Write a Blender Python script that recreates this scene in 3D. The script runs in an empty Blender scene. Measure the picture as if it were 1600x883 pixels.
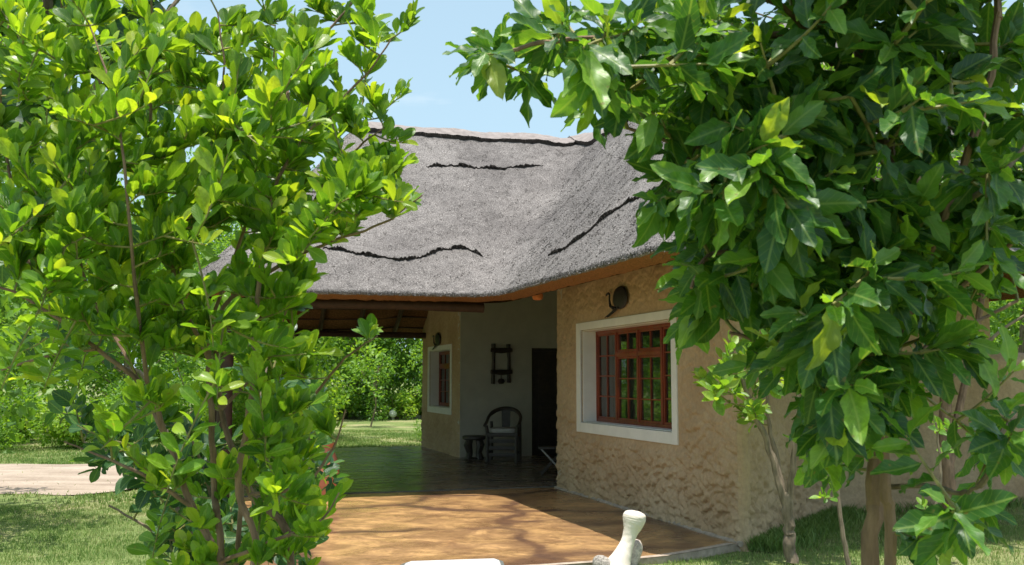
import bpy, bmesh, math, random
import numpy as np
from mathutils import Vector, Matrix, Quaternion
R = math.radians
random.seed(7)
rng = np.random.default_rng(7)
S = bpy.context.scene
COL = S.collection

# ------------------------------------------------------------------ camera
F, CX, CY, HZ, CAMH = 1600.0, 800.0, 441.5, 594.0, 1.5
PITCH = math.atan((HZ - CY) / F)
cd = bpy.data.cameras.new('camera')
cam = bpy.data.objects.new('camera', cd)
COL.objects.link(cam)
cam.location = (0, 0, CAMH)
cam.rotation_euler = (R(90) + PITCH, 0, 0)
cd.sensor_width = 36
cd.lens = 36.0 * F / 1600.0
cd.clip_end = 2000
cd.clip_start = 0.05
cd.dof.use_dof = True
cd.dof.focus_distance = 7.0
cd.dof.aperture_fstop = 11.0
S.camera = cam
S.render.resolution_x, S.render.resolution_y = 1024, 565

# ------------------------------------------------------------------ light
SUN_TO = Vector((-0.03, -0.38, 2.65)).normalized()
sun_el = math.asin(SUN_TO.z)
sun_az = math.atan2(SUN_TO.x, SUN_TO.y)
w = bpy.data.worlds.new('World')
S.world = w
w.use_nodes = True
nt = w.node_tree
nt.nodes.clear()
wo = nt.nodes.new('ShaderNodeOutputWorld')
bg = nt.nodes.new('ShaderNodeBackground')
sky = nt.nodes.new('ShaderNodeTexSky')
sky.sky_type = 'NISHITA'
sky.sun_disc = False
sky.sun_elevation = sun_el
sky.sun_rotation = sun_az
sky.air_density = 1.0
sky.dust_density = 2.2
sky.ozone_density = 1.6
tc = nt.nodes.new('ShaderNodeTexCoord')
mp = nt.nodes.new('ShaderNodeMapping')
mp.inputs['Scale'].default_value = (1.6, 1.6, 7.0)
nz = nt.nodes.new('ShaderNodeTexNoise')
nz.inputs['Scale'].default_value = 1.7
nz.inputs['Detail'].default_value = 7
nz.inputs['Roughness'].default_value = 0.6
rp = nt.nodes.new('ShaderNodeValToRGB')
rp.color_ramp.elements[0].position = 0.50
rp.color_ramp.elements[1].position = 0.86
mx = nt.nodes.new('ShaderNodeMixRGB')
mx.inputs[2].default_value = (6.6, 7.0, 7.2, 1)
nt.links.new(tc.outputs['Generated'], mp.inputs[0])
nt.links.new(mp.outputs[0], nz.inputs['Vector'])
nt.links.new(nz.outputs['Fac'], rp.inputs[0])
nt.links.new(rp.outputs[0], mx.inputs[0])
sepz = nt.nodes.new('ShaderNodeSeparateXYZ')
nt.links.new(tc.outputs['Generated'], sepz.inputs[0])
hz = nt.nodes.new('ShaderNodeMapRange')
hz.inputs['From Min'].default_value = 0.0
hz.inputs['From Max'].default_value = 0.9
hz.inputs['To Min'].default_value = 0.88
hz.inputs['To Max'].default_value = 0.35
nt.links.new(sepz.outputs[2], hz.inputs[0])
hx = nt.nodes.new('ShaderNodeMixRGB')
hx.inputs[2].default_value = (3.9, 5.6, 6.6, 1)
nt.links.new(hz.outputs[0], hx.inputs[0])
nt.links.new(sky.outputs[0], hx.inputs[1])
nt.links.new(hx.outputs[0], mx.inputs[1])
nt.links.new(mx.outputs[0], bg.inputs[0])
bg.inputs[1].default_value = 0.12
nt.links.new(bg.outputs[0], wo.inputs[0])
sl = bpy.data.lights.new('sun', 'SUN')
sl.energy = 4.6
sl.angle = R(0.53)
sl.color = (1.0, 0.955, 0.88)
so = bpy.data.objects.new('sun', sl)
COL.objects.link(so)
so.rotation_euler = (-SUN_TO).to_track_quat('-Z', 'Y').to_euler()
S.view_settings.view_transform = 'Standard'
S.view_settings.look = 'None'
S.view_settings.gamma = 1.0
S.view_settings.exposure = 0.45

# ------------------------------------------------------------------ geometry of the view (only used to measure the place)
CP, SP = math.cos(PITCH), math.sin(PITCH)
def ray(px, py):
    zc = -(py - CY) / F
    return Vector(((px - CX) / F, CP - SP * zc, SP + CP * zc))
def at(px, py, d):
    r = ray(px, py)
    return Vector((0, 0, CAMH)) + r * (d / r.y)
def gnd(px, py, z=0.0):
    r = ray(px, py)
    return Vector((0, 0, CAMH)) + r * ((z - CAMH) / r.z)
def proj(P):
    x, y, z = P[0], P[1], P[2] - CAMH
    f = y * CP + z * SP
    u = -y * SP + z * CP
    return (CX + F * x / f, CY - F * u / f, f)

# ------------------------------------------------------------------ house frame
P0 = gnd(1163, 850)
VPX = 318.0
ud = Vector(((VPX - CX) / F, 1.0, 0)).normalized()
vd = Vector((ud.y, -ud.x, 0))
def HW(a, b, z=0.0):
    return P0 + ud * a + vd * b + Vector((0, 0, z))
def toH(P):
    q = Vector((P[0], P[1], 0)) - P0
    return q.dot(ud), q.dot(vd)
def hit_b(px, py, b):                    # where a sight line meets the wall plane b = const
    r = ray(px, py)
    c = Vector((0, 0, CAMH))
    n = vd
    t = ((P0 + vd * b) - c).dot(n) / r.dot(n)
    p = c + r * t
    a, _ = toH(p)
    return a, p.z
def hit_a(px, py, a):
    r = ray(px, py)
    c = Vector((0, 0, CAMH))
    t = ((P0 + ud * a) - c).dot(ud) / r.dot(ud)
    p = c + r * t
    _, b = toH(p)
    return b, p.z

# ------------------------------------------------------------------ object helpers
def tag(o, label=None, cat=None, group=None, kind=None):
    if label: o['label'] = label
    if cat: o['category'] = cat
    if group: o['group'] = group
    if kind: o['kind'] = kind
    return o
def thing(name, loc, label, cat, group=None, rz=0.0):
    o = bpy.data.objects.new(name, None)
    COL.objects.link(o)
    o.location = loc
    o.rotation_euler = (0, 0, rz)
    o.empty_display_size = 0.2
    return tag(o, label, cat, group)
def link(name, me, parent=None, local=False):
    o = bpy.data.objects.new(name, me)
    COL.objects.link(o)
    if parent:
        o.parent = parent
        if not local:                    # mesh is in world coordinates
            root = parent
            L = Vector((0, 0, 0))
            while root:
                if root.type == 'EMPTY':
                    L = root.location.copy()
                root = root.parent
            if parent.type == 'EMPTY':
                o.matrix_parent_inverse = Matrix.Translation(-L)
    return o
class MB:
    """collects verts / faces, builds one mesh"""
    def __init__(s):
        s.v, s.f = [], []
    def add(s, vs, fs):
        n = len(s.v)
        s.v += [tuple(x) for x in vs]
        s.f += [tuple(i + n for i in f) for f in fs]
    def box(s, c, size, rot=None, axes=None):
        hx, hy, hz = size[0] / 2, size[1] / 2, size[2] / 2
        vs = []
        for x in (-hx, hx):
            for y in (-hy, hy):
                for z in (-hz, hz):
                    p = Vector((x, y, z))
                    if rot: p = rot @ p
                    if axes: p = axes[0] * x + axes[1] * y + Vector((0, 0, 1)) * z
                    vs.append(Vector(c) + p)
        s.add(vs, [(0, 1, 3, 2), (4, 6, 7, 5), (0, 4, 5, 1), (2, 3, 7, 6), (0, 2, 6, 4), (1, 5, 7, 3)])
    def tube(s, pts, radii, n=8, cap=True, squash=None):
        pts = [Vector(p) for p in pts]
        if not hasattr(radii, '__len__'): radii = [radii] * len(pts)
        up = None
        rings = []
        for i, p in enumerate(pts):
            t = (pts[min(i + 1, len(pts) - 1)] - pts[max(i - 1, 0)]).normalized()
            if up is None:
                up = Vector((0, 0, 1)) if abs(t.z) < 0.9 else Vector((0, 1, 0))
            x = t.cross(up)
            if x.length < 1e-5: x = t.orthogonal()
            x.normalize()
            y = x.cross(t).normalized()
            up = y
            rings.append([p + (x * math.cos(2 * math.pi * k / n) + y * math.sin(2 * math.pi * k / n)) * radii[i] for k in range(n)])
        vs = [q for r in rings for q in r]
        fs = []
        for i in range(len(pts) - 1):
            for k in range(n):
                fs.append((i * n + k, i * n + (k + 1) % n, (i + 1) * n + (k + 1) % n, (i + 1) * n + k))
        if cap:
            fs.append(tuple(range(n - 1, -1, -1)))
            fs.append(tuple((len(pts) - 1) * n + k for k in range(n)))
        s.add(vs, fs)
    def lathe(s, c, prof, n=20):
        vs, fs = [], []
        for r, z in prof:
            for k in range(n):
                a = 2 * math.pi * k / n
                vs.append(Vector(c) + Vector((r * math.cos(a), r * math.sin(a), z)))
        for i in range(len(prof) - 1):
            for k in range(n):
                fs.append((i * n + k, i * n + (k + 1) % n, (i + 1) * n + (k + 1) % n, (i + 1) * n + k))
        fs.append(tuple(range(n - 1, -1, -1)))
        fs.append(tuple((len(prof) - 1) * n + k for k in range(n)))
        s.add(vs, fs)
    def mesh(s, name, mat, smooth=True, bevel=0):
        me = bpy.data.meshes.new(name)
        me.from_pydata(s.v, [], s.f)
        me.update()
        if bevel:
            bm = bmesh.new(); bm.from_mesh(me)
            es = [e for e in bm.edges if len(e.link_faces) == 2 and e.calc_face_angle(0) > 0.6]
            bmesh.ops.bevel(bm, geom=es, offset=bevel, segments=2, affect='EDGES', profile=0.6)
            bm.to_mesh(me); bm.free()
        if mat: me.materials.append(mat)
        if smooth:
            me.polygons.foreach_set('use_smooth', [True] * len(me.polygons))
            me.set_sharp_from_angle(angle=R(38))
        return me
    def build(s, name, mat, parent=None, smooth=True, bevel=0):
        return link(name, s.mesh(name, mat, smooth, bevel), parent)
def np_mesh(name, V, Q, mat, tint=None, uv=None, smooth=True):
    """V (n,3) verts, Q (m,k) faces all of one size; tint per vert; uv per vert"""
    me = bpy.data.meshes.new(name)
    n, (m, k) = len(V), Q.shape
    me.vertices.add(n)
    me.vertices.foreach_set('co', V.astype(np.float32).ravel())
    me.loops.add(m * k)
    me.loops.foreach_set('vertex_index', Q.astype(np.int32).ravel())
    me.polygons.add(m)
    me.polygons.foreach_set('loop_start', np.arange(0, m * k, k, dtype=np.int32))
    me.polygons.foreach_set('loop_total', np.full(m, k, dtype=np.int32))
    if smooth: me.polygons.foreach_set('use_smooth', np.ones(m, dtype=bool))
    me.update(calc_edges=True)
    if tint is not None:
        at_ = me.attributes.new('tint', 'FLOAT', 'POINT')
        at_.data.foreach_set('value', tint.astype(np.float32))
    if uv is not None:
        ul = me.uv_layers.new(name='UVMap')
        ul.data.foreach_set('uv', uv[Q.ravel()].astype(np.float32).ravel())
    me.materials.append(mat)
    return me

# ------------------------------------------------------------------ materials
def newmat(name):
    m = bpy.data.materials.new(name)
    m.use_nodes = True
    t = m.node_tree
    b = t.nodes['Principled BSDF']
    return m, t, b
def N(t, typ, **kw):
    n = t.nodes.new(typ)
    for k, v in kw.items():
        if k.startswith('i_'):
            n.inputs[k[2:].replace('_', ' ')].default_value = v
        else:
            setattr(n, k, v)
    return n
def ramp(t, src, stops, interp='LINEAR'):
    r = t.nodes.new('ShaderNodeValToRGB')
    r.color_ramp.interpolation = interp
    els = r.color_ramp.elements
    while len(els) < len(stops): els.new(0.5)
    for e, (p, c) in zip(els, stops):
        e.position = p
        e.color = (c[0], c[1], c[2], 1) if hasattr(c, '__len__') else (c, c, c, 1)
    t.links.new(src, r.inputs[0])
    return r
def mix(t, fac, c1, c2, mode='MIX'):
    n = t.nodes.new('ShaderNodeMixRGB')
    n.blend_type = mode
    for i, x in ((0, fac), (1, c1), (2, c2)):
        if isinstance(x, bpy.types.NodeSocket): t.links.new(x, n.inputs[i])
        elif hasattr(x, '__len__'): n.inputs[i].default_value = (x[0], x[1], x[2], 1)
        else: n.inputs[i].default_value = x if i == 0 else (x, x, x, 1)
    return n.outputs[0]
def noise(t, scale, detail=4, rough=0.55, dist=0, vec=None, co='Object', sc=(1, 1, 1)):
    if vec is None:
        c = t.nodes.new('ShaderNodeTexCoord')
        mp = t.nodes.new('ShaderNodeMapping')
        mp.inputs['Scale'].default_value = sc
        t.links.new(c.outputs[co], mp.inputs[0])
        vec = mp.outputs[0]
    n = N(t, 'ShaderNodeTexNoise')
    n.inputs['Scale'].default_value = scale
    n.inputs['Detail'].default_value = detail
    n.inputs['Roughness'].default_value = rough
    n.inputs['Distortion'].default_value = dist
    t.links.new(vec, n.inputs['Vector'])
    return n.outputs['Fac']
def bump(t, b, h, strength=0.5, dist=0.01):
    n = N(t, 'ShaderNodeBump')
    n.inputs['Strength'].default_value = strength
    n.inputs['Distance'].default_value = dist
    t.links.new(h, n.inputs['Height'])
    t.links.new(n.outputs[0], b.inputs['Normal'])
    return n
def simple(name, col, rough=0.6, var=0.25, scale=12, bmp=0.3, spec=0.5, metal=0, sc=(1, 1, 1)):
    m, t, b = newmat(name)
    f = noise(t, scale, 6, 0.6, sc=sc)
    lo = tuple(c * (1 - var) for c in col); hi = tuple(min(1, c * (1 + var)) for c in col)
    r = ramp(t, f, [(0.3, lo), (0.7, hi)])
    t.links.new(r.outputs[0], b.inputs['Base Color'])
    b.inputs['Roughness'].default_value = rough
    b.inputs['Specular IOR Level'].default_value = spec
    b.inputs['Metallic'].default_value = metal
    if bmp:
        g = noise(t, scale * 6, 5, 0.6, sc=sc)
        bump(t, b, g, bmp, 0.004)
    return m

def leafmat(name, dark, mid, young, yellow, rough=0.36, trans=0.42, spec=0.5, vein=True):
    m, t, b = newmat(name)
    a = N(t, 'ShaderNodeAttribute', attribute_name='tint')
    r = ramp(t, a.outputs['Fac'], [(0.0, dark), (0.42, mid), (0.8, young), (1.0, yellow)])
    col = r.outputs[0]
    f = noise(t, 7.0, 4, 0.6)
    rr = ramp(t, f, [(0.3, 0.72), (0.75, 1.25)])
    col = mix(t, 1.0, col, rr.outputs[0], 'MULTIPLY')
    if vein:
        uv = N(t, 'ShaderNodeTexCoord')
        sep = N(t, 'ShaderNodeSeparateXYZ')
        t.links.new(uv.outputs['UV'], sep.inputs[0])
        # midrib: |u| close to 0;  side veins: stripes slanted along the blade
        ab = N(t, 'ShaderNodeMath', operation='ABSOLUTE'); t.links.new(sep.outputs[0], ab.inputs[0])
        mr = ramp(t, ab.outputs[0], [(0.0, 0.7), (0.04, 0.5), (0.08, 0.0)])
        m1 = N(t, 'ShaderNodeMath', operation='MULTIPLY'); t.links.new(ab.outputs[0], m1.inputs[0]); m1.inputs[1].default_value = -0.42
        m2 = N(t, 'ShaderNodeMath', operation='ADD'); t.links.new(sep.outputs[1], m2.inputs[0]); t.links.new(m1.outputs[0], m2.inputs[1])
        m3 = N(t, 'ShaderNodeMath', operation='MULTIPLY'); t.links.new(m2.outputs[0], m3.inputs[0]); m3.inputs[1].default_value = 44.0
        sn = N(t, 'ShaderNodeMath', operation='SINE'); t.links.new(m3.outputs[0], sn.inputs[0])
        sv = ramp(t, sn.outputs[0], [(0.80, 0.0), (0.98, 0.22)])
        va = N(t, 'ShaderNodeMath', operation='MAXIMUM'); t.links.new(mr.outputs[0], va.inputs[0]); t.links.new(sv.outputs[0], va.inputs[1])
        light = mix(t, 0.5, col, (0.42, 0.55, 0.16))
        col = mix(t, va.outputs[0], col, light)
        bump(t, b, va.outputs[0], 0.35, 0.002)
    if vein:
        oi = N(t, 'ShaderNodeObjectInfo')
        ro = ramp(t, oi.outputs['Random'], [(0.0, (0.80, 0.86, 0.85)), (0.5, (1.0, 1.0, 1.0)), (1.0, (1.22, 1.12, 0.95))])
        col = mix(t, 1, col, ro.outputs[0], 'MULTIPLY')
        g_ = N(t, 'ShaderNodeNewGeometry')
        n9 = N(t, 'ShaderNodeTexNoise'); n9.inputs['Scale'].default_value = 55; n9.inputs['Detail'].default_value = 3; t.links.new(g_.outputs['Position'], n9.inputs['Vector'])
        rsn = ramp(t, n9.outputs['Fac'], [(0.68, 0.0), (0.74, 0.7)])
        col = mix(t, rsn.outputs[0], col, (0.20, 0.16, 0.05))
        rgh = ramp(t, n9.outputs['Fac'], [(0.3, rough * .8), (0.7, rough * 1.5)])
        t.links.new(rgh.outputs[0], b.inputs['Roughness'])
    t.links.new(col, b.inputs['Base Color'])
    if not vein: b.inputs['Roughness'].default_value = rough
    b.inputs['Specular IOR Level'].default_value = spec
    tr = N(t, 'ShaderNodeBsdfTranslucent')
    tcv = mix(t, 1.0, col, (2.3, 2.1, 0.55), 'MULTIPLY')
    t.links.new(tcv, tr.inputs[0])
    ms = N(t, 'ShaderNodeMixShader'); ms.inputs[0].default_value = trans
    t.links.new(b.outputs[0], ms.inputs[1]); t.links.new(tr.outputs[0], ms.inputs[2])
    t.links.new(ms.outputs[0], t.nodes['Material Output'].inputs[0])
    return m

def thatchmat(name, under=False):
    m, t, b = newmat(name)
    if under:
        f = noise(t, 30, 5, 0.6)
        r = ramp(t, f, [(0.3, (0.10, 0.045, 0.018)), (0.7, (0.32, 0.15, 0.06))])
        t.links.new(r.outputs[0], b.inputs['Base Color'])
        g = noise(t, 160, 3, 0.6)
        bump(t, b, g, 0.8, 0.02)
    else:
        big = noise(t, 0.55, 5, 0.6)
        med = noise(t, 5, 5, 0.65)
        vo = N(t, 'ShaderNodeTexVoronoi'); vo.inputs['Scale'].default_value = 46
        c = N(t, 'ShaderNodeTexCoord')
        nn = N(t, 'ShaderNodeTexNoise'); nn.inputs['Scale'].default_value = 20; t.links.new(c.outputs['Object'], nn.inputs['Vector'])
        vv = mix(t, 0.06, c.outputs['Object'], nn.outputs['Color'], 'ADD')
        t.links.new(vv, vo.inputs['Vector'])
        fine = noise(t, 70, 3, 0.75)
        r1 = ramp(t, fine, [(0.32, (0.11, 0.10, 0.095)), (0.5, (0.32, 0.295, 0.28)), (0.66, (0.62, 0.59, 0.56))])
        r2 = ramp(t, big, [(0.3, (0.58, 0.565, 0.57)), (0.7, (0.98, 0.965, 0.96))])
        r3 = ramp(t, med, [(0.3, 0.8), (0.7, 1.15)])
        col = mix(t, 1, r1.outputs[0], r2.outputs[0], 'MULTIPLY')
        col = mix(t, 1, col, r3.outputs[0], 'MULTIPLY')
        r4 = ramp(t, vo.outputs['Distance'], [(0.0, 1.1), (0.6, 0.62)])
        col = mix(t, 1, col, r4.outputs[0], 'MULTIPLY')
        t.links.new(col, b.inputs['Base Color'])
        h = mix(t, 0.5, fine, r4.outputs[0])
        bump(t, b, h, 0.9, 0.02)
    b.inputs['Roughness'].default_value = 0.9
    b.inputs['Specular IOR Level'].default_value = 0.2
    return m
M = {}
M['thatch'] = thatchmat('thatch')
M['thatch_under'] = thatchmat('thatch_underside', True)
M['thatch_cut'] = simple('thatch_cut_ends', (0.06, 0.05, 0.045), 0.95, 0.5, 60, 0.8, 0.1)
M['eave_cut'] = simple('eave_reed_ends', (0.23, 0.105, 0.042), 0.9, 0.45, 55, 0.8, 0.15)
M['cap'] = simple('ridge_mortar', (0.27, 0.235, 0.22), 0.9, 0.25, 9, 0.8, 0.2)
M['pole'] = simple('dark_pole_wood', (0.055, 0.028, 0.017), 0.7, 0.35, 14, 0.5)
M['bark_red'] = simple('reddish_bark', (0.25, 0.16, 0.11), 0.85, 0.45, 26, 0.9, 0.25, sc=(1, 1, 0.25))
M['bark_grey'] = simple('grey_brown_bark', (0.22, 0.17, 0.12), 0.85, 0.45, 30, 1.0, 0.25, sc=(1, 1, 0.25))
M['twig'] = simple('green_twig', (0.22, 0.20, 0.06), 0.6, 0.4, 30, 0.2)

def adobemat():
    m, t, b = newmat('adobe_plaster')
    big = noise(t, 1.3, 5, 0.6)
    r = ramp(t, big, [(0.25, (0.40, 0.265, 0.15)), (0.5, (0.485, 0.34, 0.205)), (0.75, (0.55, 0.405, 0.26))])
    f2 = noise(t, 22, 6, 0.65)
    r2 = ramp(t, f2, [(0.3, 0.82), (0.7, 1.1)])
    col = mix(t, 1, r.outputs[0], r2.outputs[0], 'MULTIPLY')
    t.links.new(col, b.inputs['Base Color'])
    b.inputs['Roughness'].default_value = 0.92
    b.inputs['Specular IOR Level'].default_value = 0.2
    f3 = noise(t, 60, 6, 0.7)
    c = N(t, 'ShaderNodeTexCoord')
    mp_ = N(t, 'ShaderNodeMapping'); mp_.inputs['Scale'].default_value = (7, 7, 12)
    nn = N(t, 'ShaderNodeTexNoise'); nn.inputs['Scale'].default_value = 4; nn.inputs['Detail'].default_value = 3
    t.links.new(c.outputs['Object'], nn.inputs['Vector'])
    t.links.new(mix(t, 0.22, c.outputs['Object'], nn.outputs['Color'], 'ADD'), mp_.inputs[0])
    vo = N(t, 'ShaderNodeTexVoronoi', feature='SMOOTH_F1'); vo.inputs['Scale'].default_value = 1.0; vo.inputs['Smoothness'].default_value = 0.15
    t.links.new(mp_.outputs[0], vo.inputs['Vector'])
    h = mix(t, 0.4, f2, f3)
    h = mix(t, 0.35, h, vo.outputs['Distance'])
    bump(t, b, h, 0.7, 0.025)
    return m
M['adobe'] = adobemat()
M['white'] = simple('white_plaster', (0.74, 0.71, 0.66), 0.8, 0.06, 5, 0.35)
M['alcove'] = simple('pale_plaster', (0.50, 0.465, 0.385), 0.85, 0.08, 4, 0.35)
M['wood'] = simple('varnished_red_wood', (0.20, 0.033, 0.012), 0.38, 0.35, 12, 0.2, sc=(1, 1, 0.3))
M['dark_wood'] = simple('dark_wood', (0.035, 0.024, 0.018), 0.5, 0.4, 12, 0.3)
M['chair_wood'] = simple('weathered_chair_wood', (0.05, 0.038, 0.03), 0.5, 0.4, 12, 0.3)
M['cushion'] = simple('grey_cushion', (0.45, 0.43, 0.40), 0.9, 0.1, 20, 0.4)
M['iron'] = simple('black_iron', (0.018, 0.014, 0.013), 0.55, 0.4, 25, 0.4)
M['bone'] = simple('bleached_bone', (0.80, 0.70, 0.60), 0.6, 0.14, 9, 0.45)
M['bone_rough'] = simple('porous_bone', (0.35, 0.31, 0.27), 0.9, 0.7, 60, 1.0)
M['clay'] = simple('terracotta', (0.52, 0.20, 0.12), 0.8, 0.2, 8, 0.3)
M['soil'] = simple('potting_soil', (0.05, 0.035, 0.025), 0.95, 0.4, 40, 0.8)
M['slab'] = simple('pale_stone_slab', (0.52, 0.51, 0.49), 0.7, 0.1, 7, 0.4)
M['slab_edge'] = simple('dark_slab_edge', (0.10, 0.11, 0.10), 0.8, 0.3, 9, 0.3)
M['globe'] = simple('white_globe', (0.85, 0.84, 0.80), 0.3, 0.03, 4, 0)
M['stone'] = simple('edging_stone', (0.33, 0.30, 0.26), 0.9, 0.3, 6, 0.6)
M['reveal_reflection'] = simple('pale_reflection', (0.55, 0.53, 0.48), 0.9, 0.08, 5, 0.2)
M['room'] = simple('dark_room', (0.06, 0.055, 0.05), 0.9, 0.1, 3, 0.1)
M['orange'] = simple('orange_clay', (0.62, 0.20, 0.06), 0.6, 0.15, 10, 0.3)
m, t, b = newmat('window_glass')
b.inputs['Base Color'].default_value = (0.012, 0.016, 0.014, 1)
b.inputs['Roughness'].default_value = 0.03
b.inputs['IOR'].default_value = 1.9
b.inputs['Specular IOR Level'].default_value = 0.75
b.inputs['Alpha'].default_value = 0.88
f = noise(t, 3, 2, 0.5); bump(t, b, f, 0.03, 0.02)
M['glass'] = m

def floormat(name, light, dark, vein, rough, co=1.0):
    m, t, b = newmat(name)
    c = N(t, 'ShaderNodeTexCoord')
    f = noise(t, 0.9, 8, 0.62, 0.6)
    r = ramp(t, f, [(0.25, dark), (0.42, light), (0.60, tuple(x * 1.15 for x in light)), (0.78, tuple(x * .8 for x in light))])
    wv = noise(t, 1.7, 7, 0.68, 1.2, sc=(0.8, 1.3, 1))
    r1 = ramp(t, wv, [(0.32, 0.74), (0.60, 1.12)])
    nn = N(t, 'ShaderNodeTexNoise'); nn.inputs['Scale'].default_value = 1.4; nn.inputs['Detail'].default_value = 5
    t.links.new(c.outputs['Object'], nn.inputs['Vector'])
    vec = mix(t, 0.75, c.outputs['Object'], nn.outputs['Color'], 'ADD')
    vo = N(t, 'ShaderNodeTexVoronoi', feature='DISTANCE_TO_EDGE'); vo.inputs['Scale'].default_value = 0.55
    t.links.new(vec, vo.inputs['Vector'])
    rv = ramp(t, vo.outputs['Distance'], [(0.0, 1.0), (0.03, 0.9), (0.05, 0.5), (0.12, 0.0)])
    fadn = noise(t, 1.1, 3, 0.5)
    fr = ramp(t, fadn, [(0.30, 0.3), (0.5, 1.0)])
    vf = mix(t, 1, rv.outputs[0], fr.outputs[0], 'MULTIPLY')
    col = mix(t, 1, r.outputs[0], r1.outputs[0], 'MULTIPLY')
    col = mix(t, vf, col, vein)
    pt = noise(t, 2.6, 9, 0.7, 0.8, sc=(0.9, 1.0, 1))
    rpt = ramp(t, pt, [(0.44, 0.0), (0.52, 0.45), (0.66, 0.75)])
    col = mix(t, rpt.outputs[0], col, mix(t, 0.5, dark, vein))
    ft_ = noise(t, 9, 8, 0.75, 0.5)
    rft = ramp(t, ft_, [(0.35, 0.78), (0.68, 1.15)])
    col = mix(t, 1, col, rft.outputs[0], 'MULTIPLY')
    sp = noise(t, 35, 5, 0.7)
    rs = ramp(t, sp, [(0.3, 0.86), (0.7, 1.08)])
    col = mix(t, 1, col, rs.outputs[0], 'MULTIPLY')
    t.links.new(col, b.inputs['Base Color'])
    rr = ramp(t, wv, [(0.3, rough * 0.7), (0.7, rough * 1.5)])
    t.links.new(rr.outputs[0], b.inputs['Roughness'])
    b.inputs['Specular IOR Level'].default_value = 0.5
    bump(t, b, wv, 0.06, 0.01)
    return m
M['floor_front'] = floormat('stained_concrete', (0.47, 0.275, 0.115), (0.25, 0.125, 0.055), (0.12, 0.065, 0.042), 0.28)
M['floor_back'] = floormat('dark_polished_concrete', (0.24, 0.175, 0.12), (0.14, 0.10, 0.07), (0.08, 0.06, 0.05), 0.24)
M['floor_edge'] = simple('pale_concrete_edge', (0.40, 0.32, 0.25), 0.85, 0.3, 12, 0.6)

def groundmat():
    m, t, b = newmat('lawn_soil')
    f = noise(t, 0.5, 7, 0.65)
    r = ramp(t, f, [(0.3, (0.11, 0.165, 0.045)), (0.5, (0.20, 0.25, 0.09)), (0.68, (0.40, 0.34, 0.20))])
    g = noise(t, 14, 6, 0.75)
    r2 = ramp(t, g, [(0.3, 0.6), (0.7, 1.3)])
    col = mix(t, 1, r.outputs[0], r2.outputs[0], 'MULTIPLY')
    t.links.new(col, b.inputs['Base Color'])
    b.inputs['Roughness'].default_value = 0.95
    b.inputs['Specular IOR Level'].default_value = 0.1
    bump(t, b, g, 0.8, 0.03)
    return m
M['ground'] = groundmat()
m, t, b = newmat('dirt_track')
f = noise(t, 1.2, 7, 0.65, 0.4, sc=(0.4, 1.4, 1)); r = ramp(t, f, [(0.3, (0.27, 0.20, 0.15)), (0.55, (0.46, 0.37, 0.29)), (0.75, (0.56, 0.47, 0.38))])
g = noise(t, 20, 6, 0.7); r2 = ramp(t, g, [(0.3, 0.75), (0.7, 1.1)])
t.links.new(mix(t, 1, r.outputs[0], r2.outputs[0], 'MULTIPLY'), b.inputs['Base Color'])
b.inputs['Roughness'].default_value = 0.95
bump(t, b, g, 0.7, 0.02)
M['dirt'] = m
def blademat():
    m, t, b = newmat('grass_blade')
    a = N(t, 'ShaderNodeAttribute', attribute_name='tint')
    r = ramp(t, a.outputs['Fac'], [(0.0, (0.08, 0.17, 0.03)), (0.45, (0.20, 0.32, 0.07)), (0.8, (0.36, 0.42, 0.14)), (1.0, (0.52, 0.45, 0.24))])
    t.links.new(r.outputs[0], b.inputs['Base Color'])
    b.inputs['Roughness'].default_value = 0.6
    tr = N(t, 'ShaderNodeBsdfTranslucent'); t.links.new(r.outputs[0], tr.inputs[0])
    ms = N(t, 'ShaderNodeMixShader'); ms.inputs[0].default_value = 0.35
    t.links.new(b.outputs[0], ms.inputs[1]); t.links.new(tr.outputs[0], ms.inputs[2])
    t.links.new(ms.outputs[0], t.nodes['Material Output'].inputs[0])
    return m
M['blade'] = blademat()
M['leaf_shrub'] = leafmat('shrub_leaf', (0.045, 0.12, 0.02), (0.13, 0.27, 0.028), (0.28, 0.42, 0.04), (0.42, 0.50, 0.05), 0.30, 0.5)
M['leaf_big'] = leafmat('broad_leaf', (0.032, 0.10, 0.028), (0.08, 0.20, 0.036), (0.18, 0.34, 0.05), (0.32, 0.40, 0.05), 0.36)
M['leaf_teal'] = leafmat('bluish_leaf', (0.025, 0.075, 0.036), (0.045, 0.125, 0.05), (0.09, 0.20, 0.06), (0.16, 0.27, 0.07), 0.38)
M['leaf_far'] = leafmat('garden_leaf', (0.055, 0.13, 0.03), (0.12, 0.25, 0.045), (0.22, 0.37, 0.06), (0.33, 0.44, 0.09), 0.45, 0.45, 0.4, vein=False)

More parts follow.
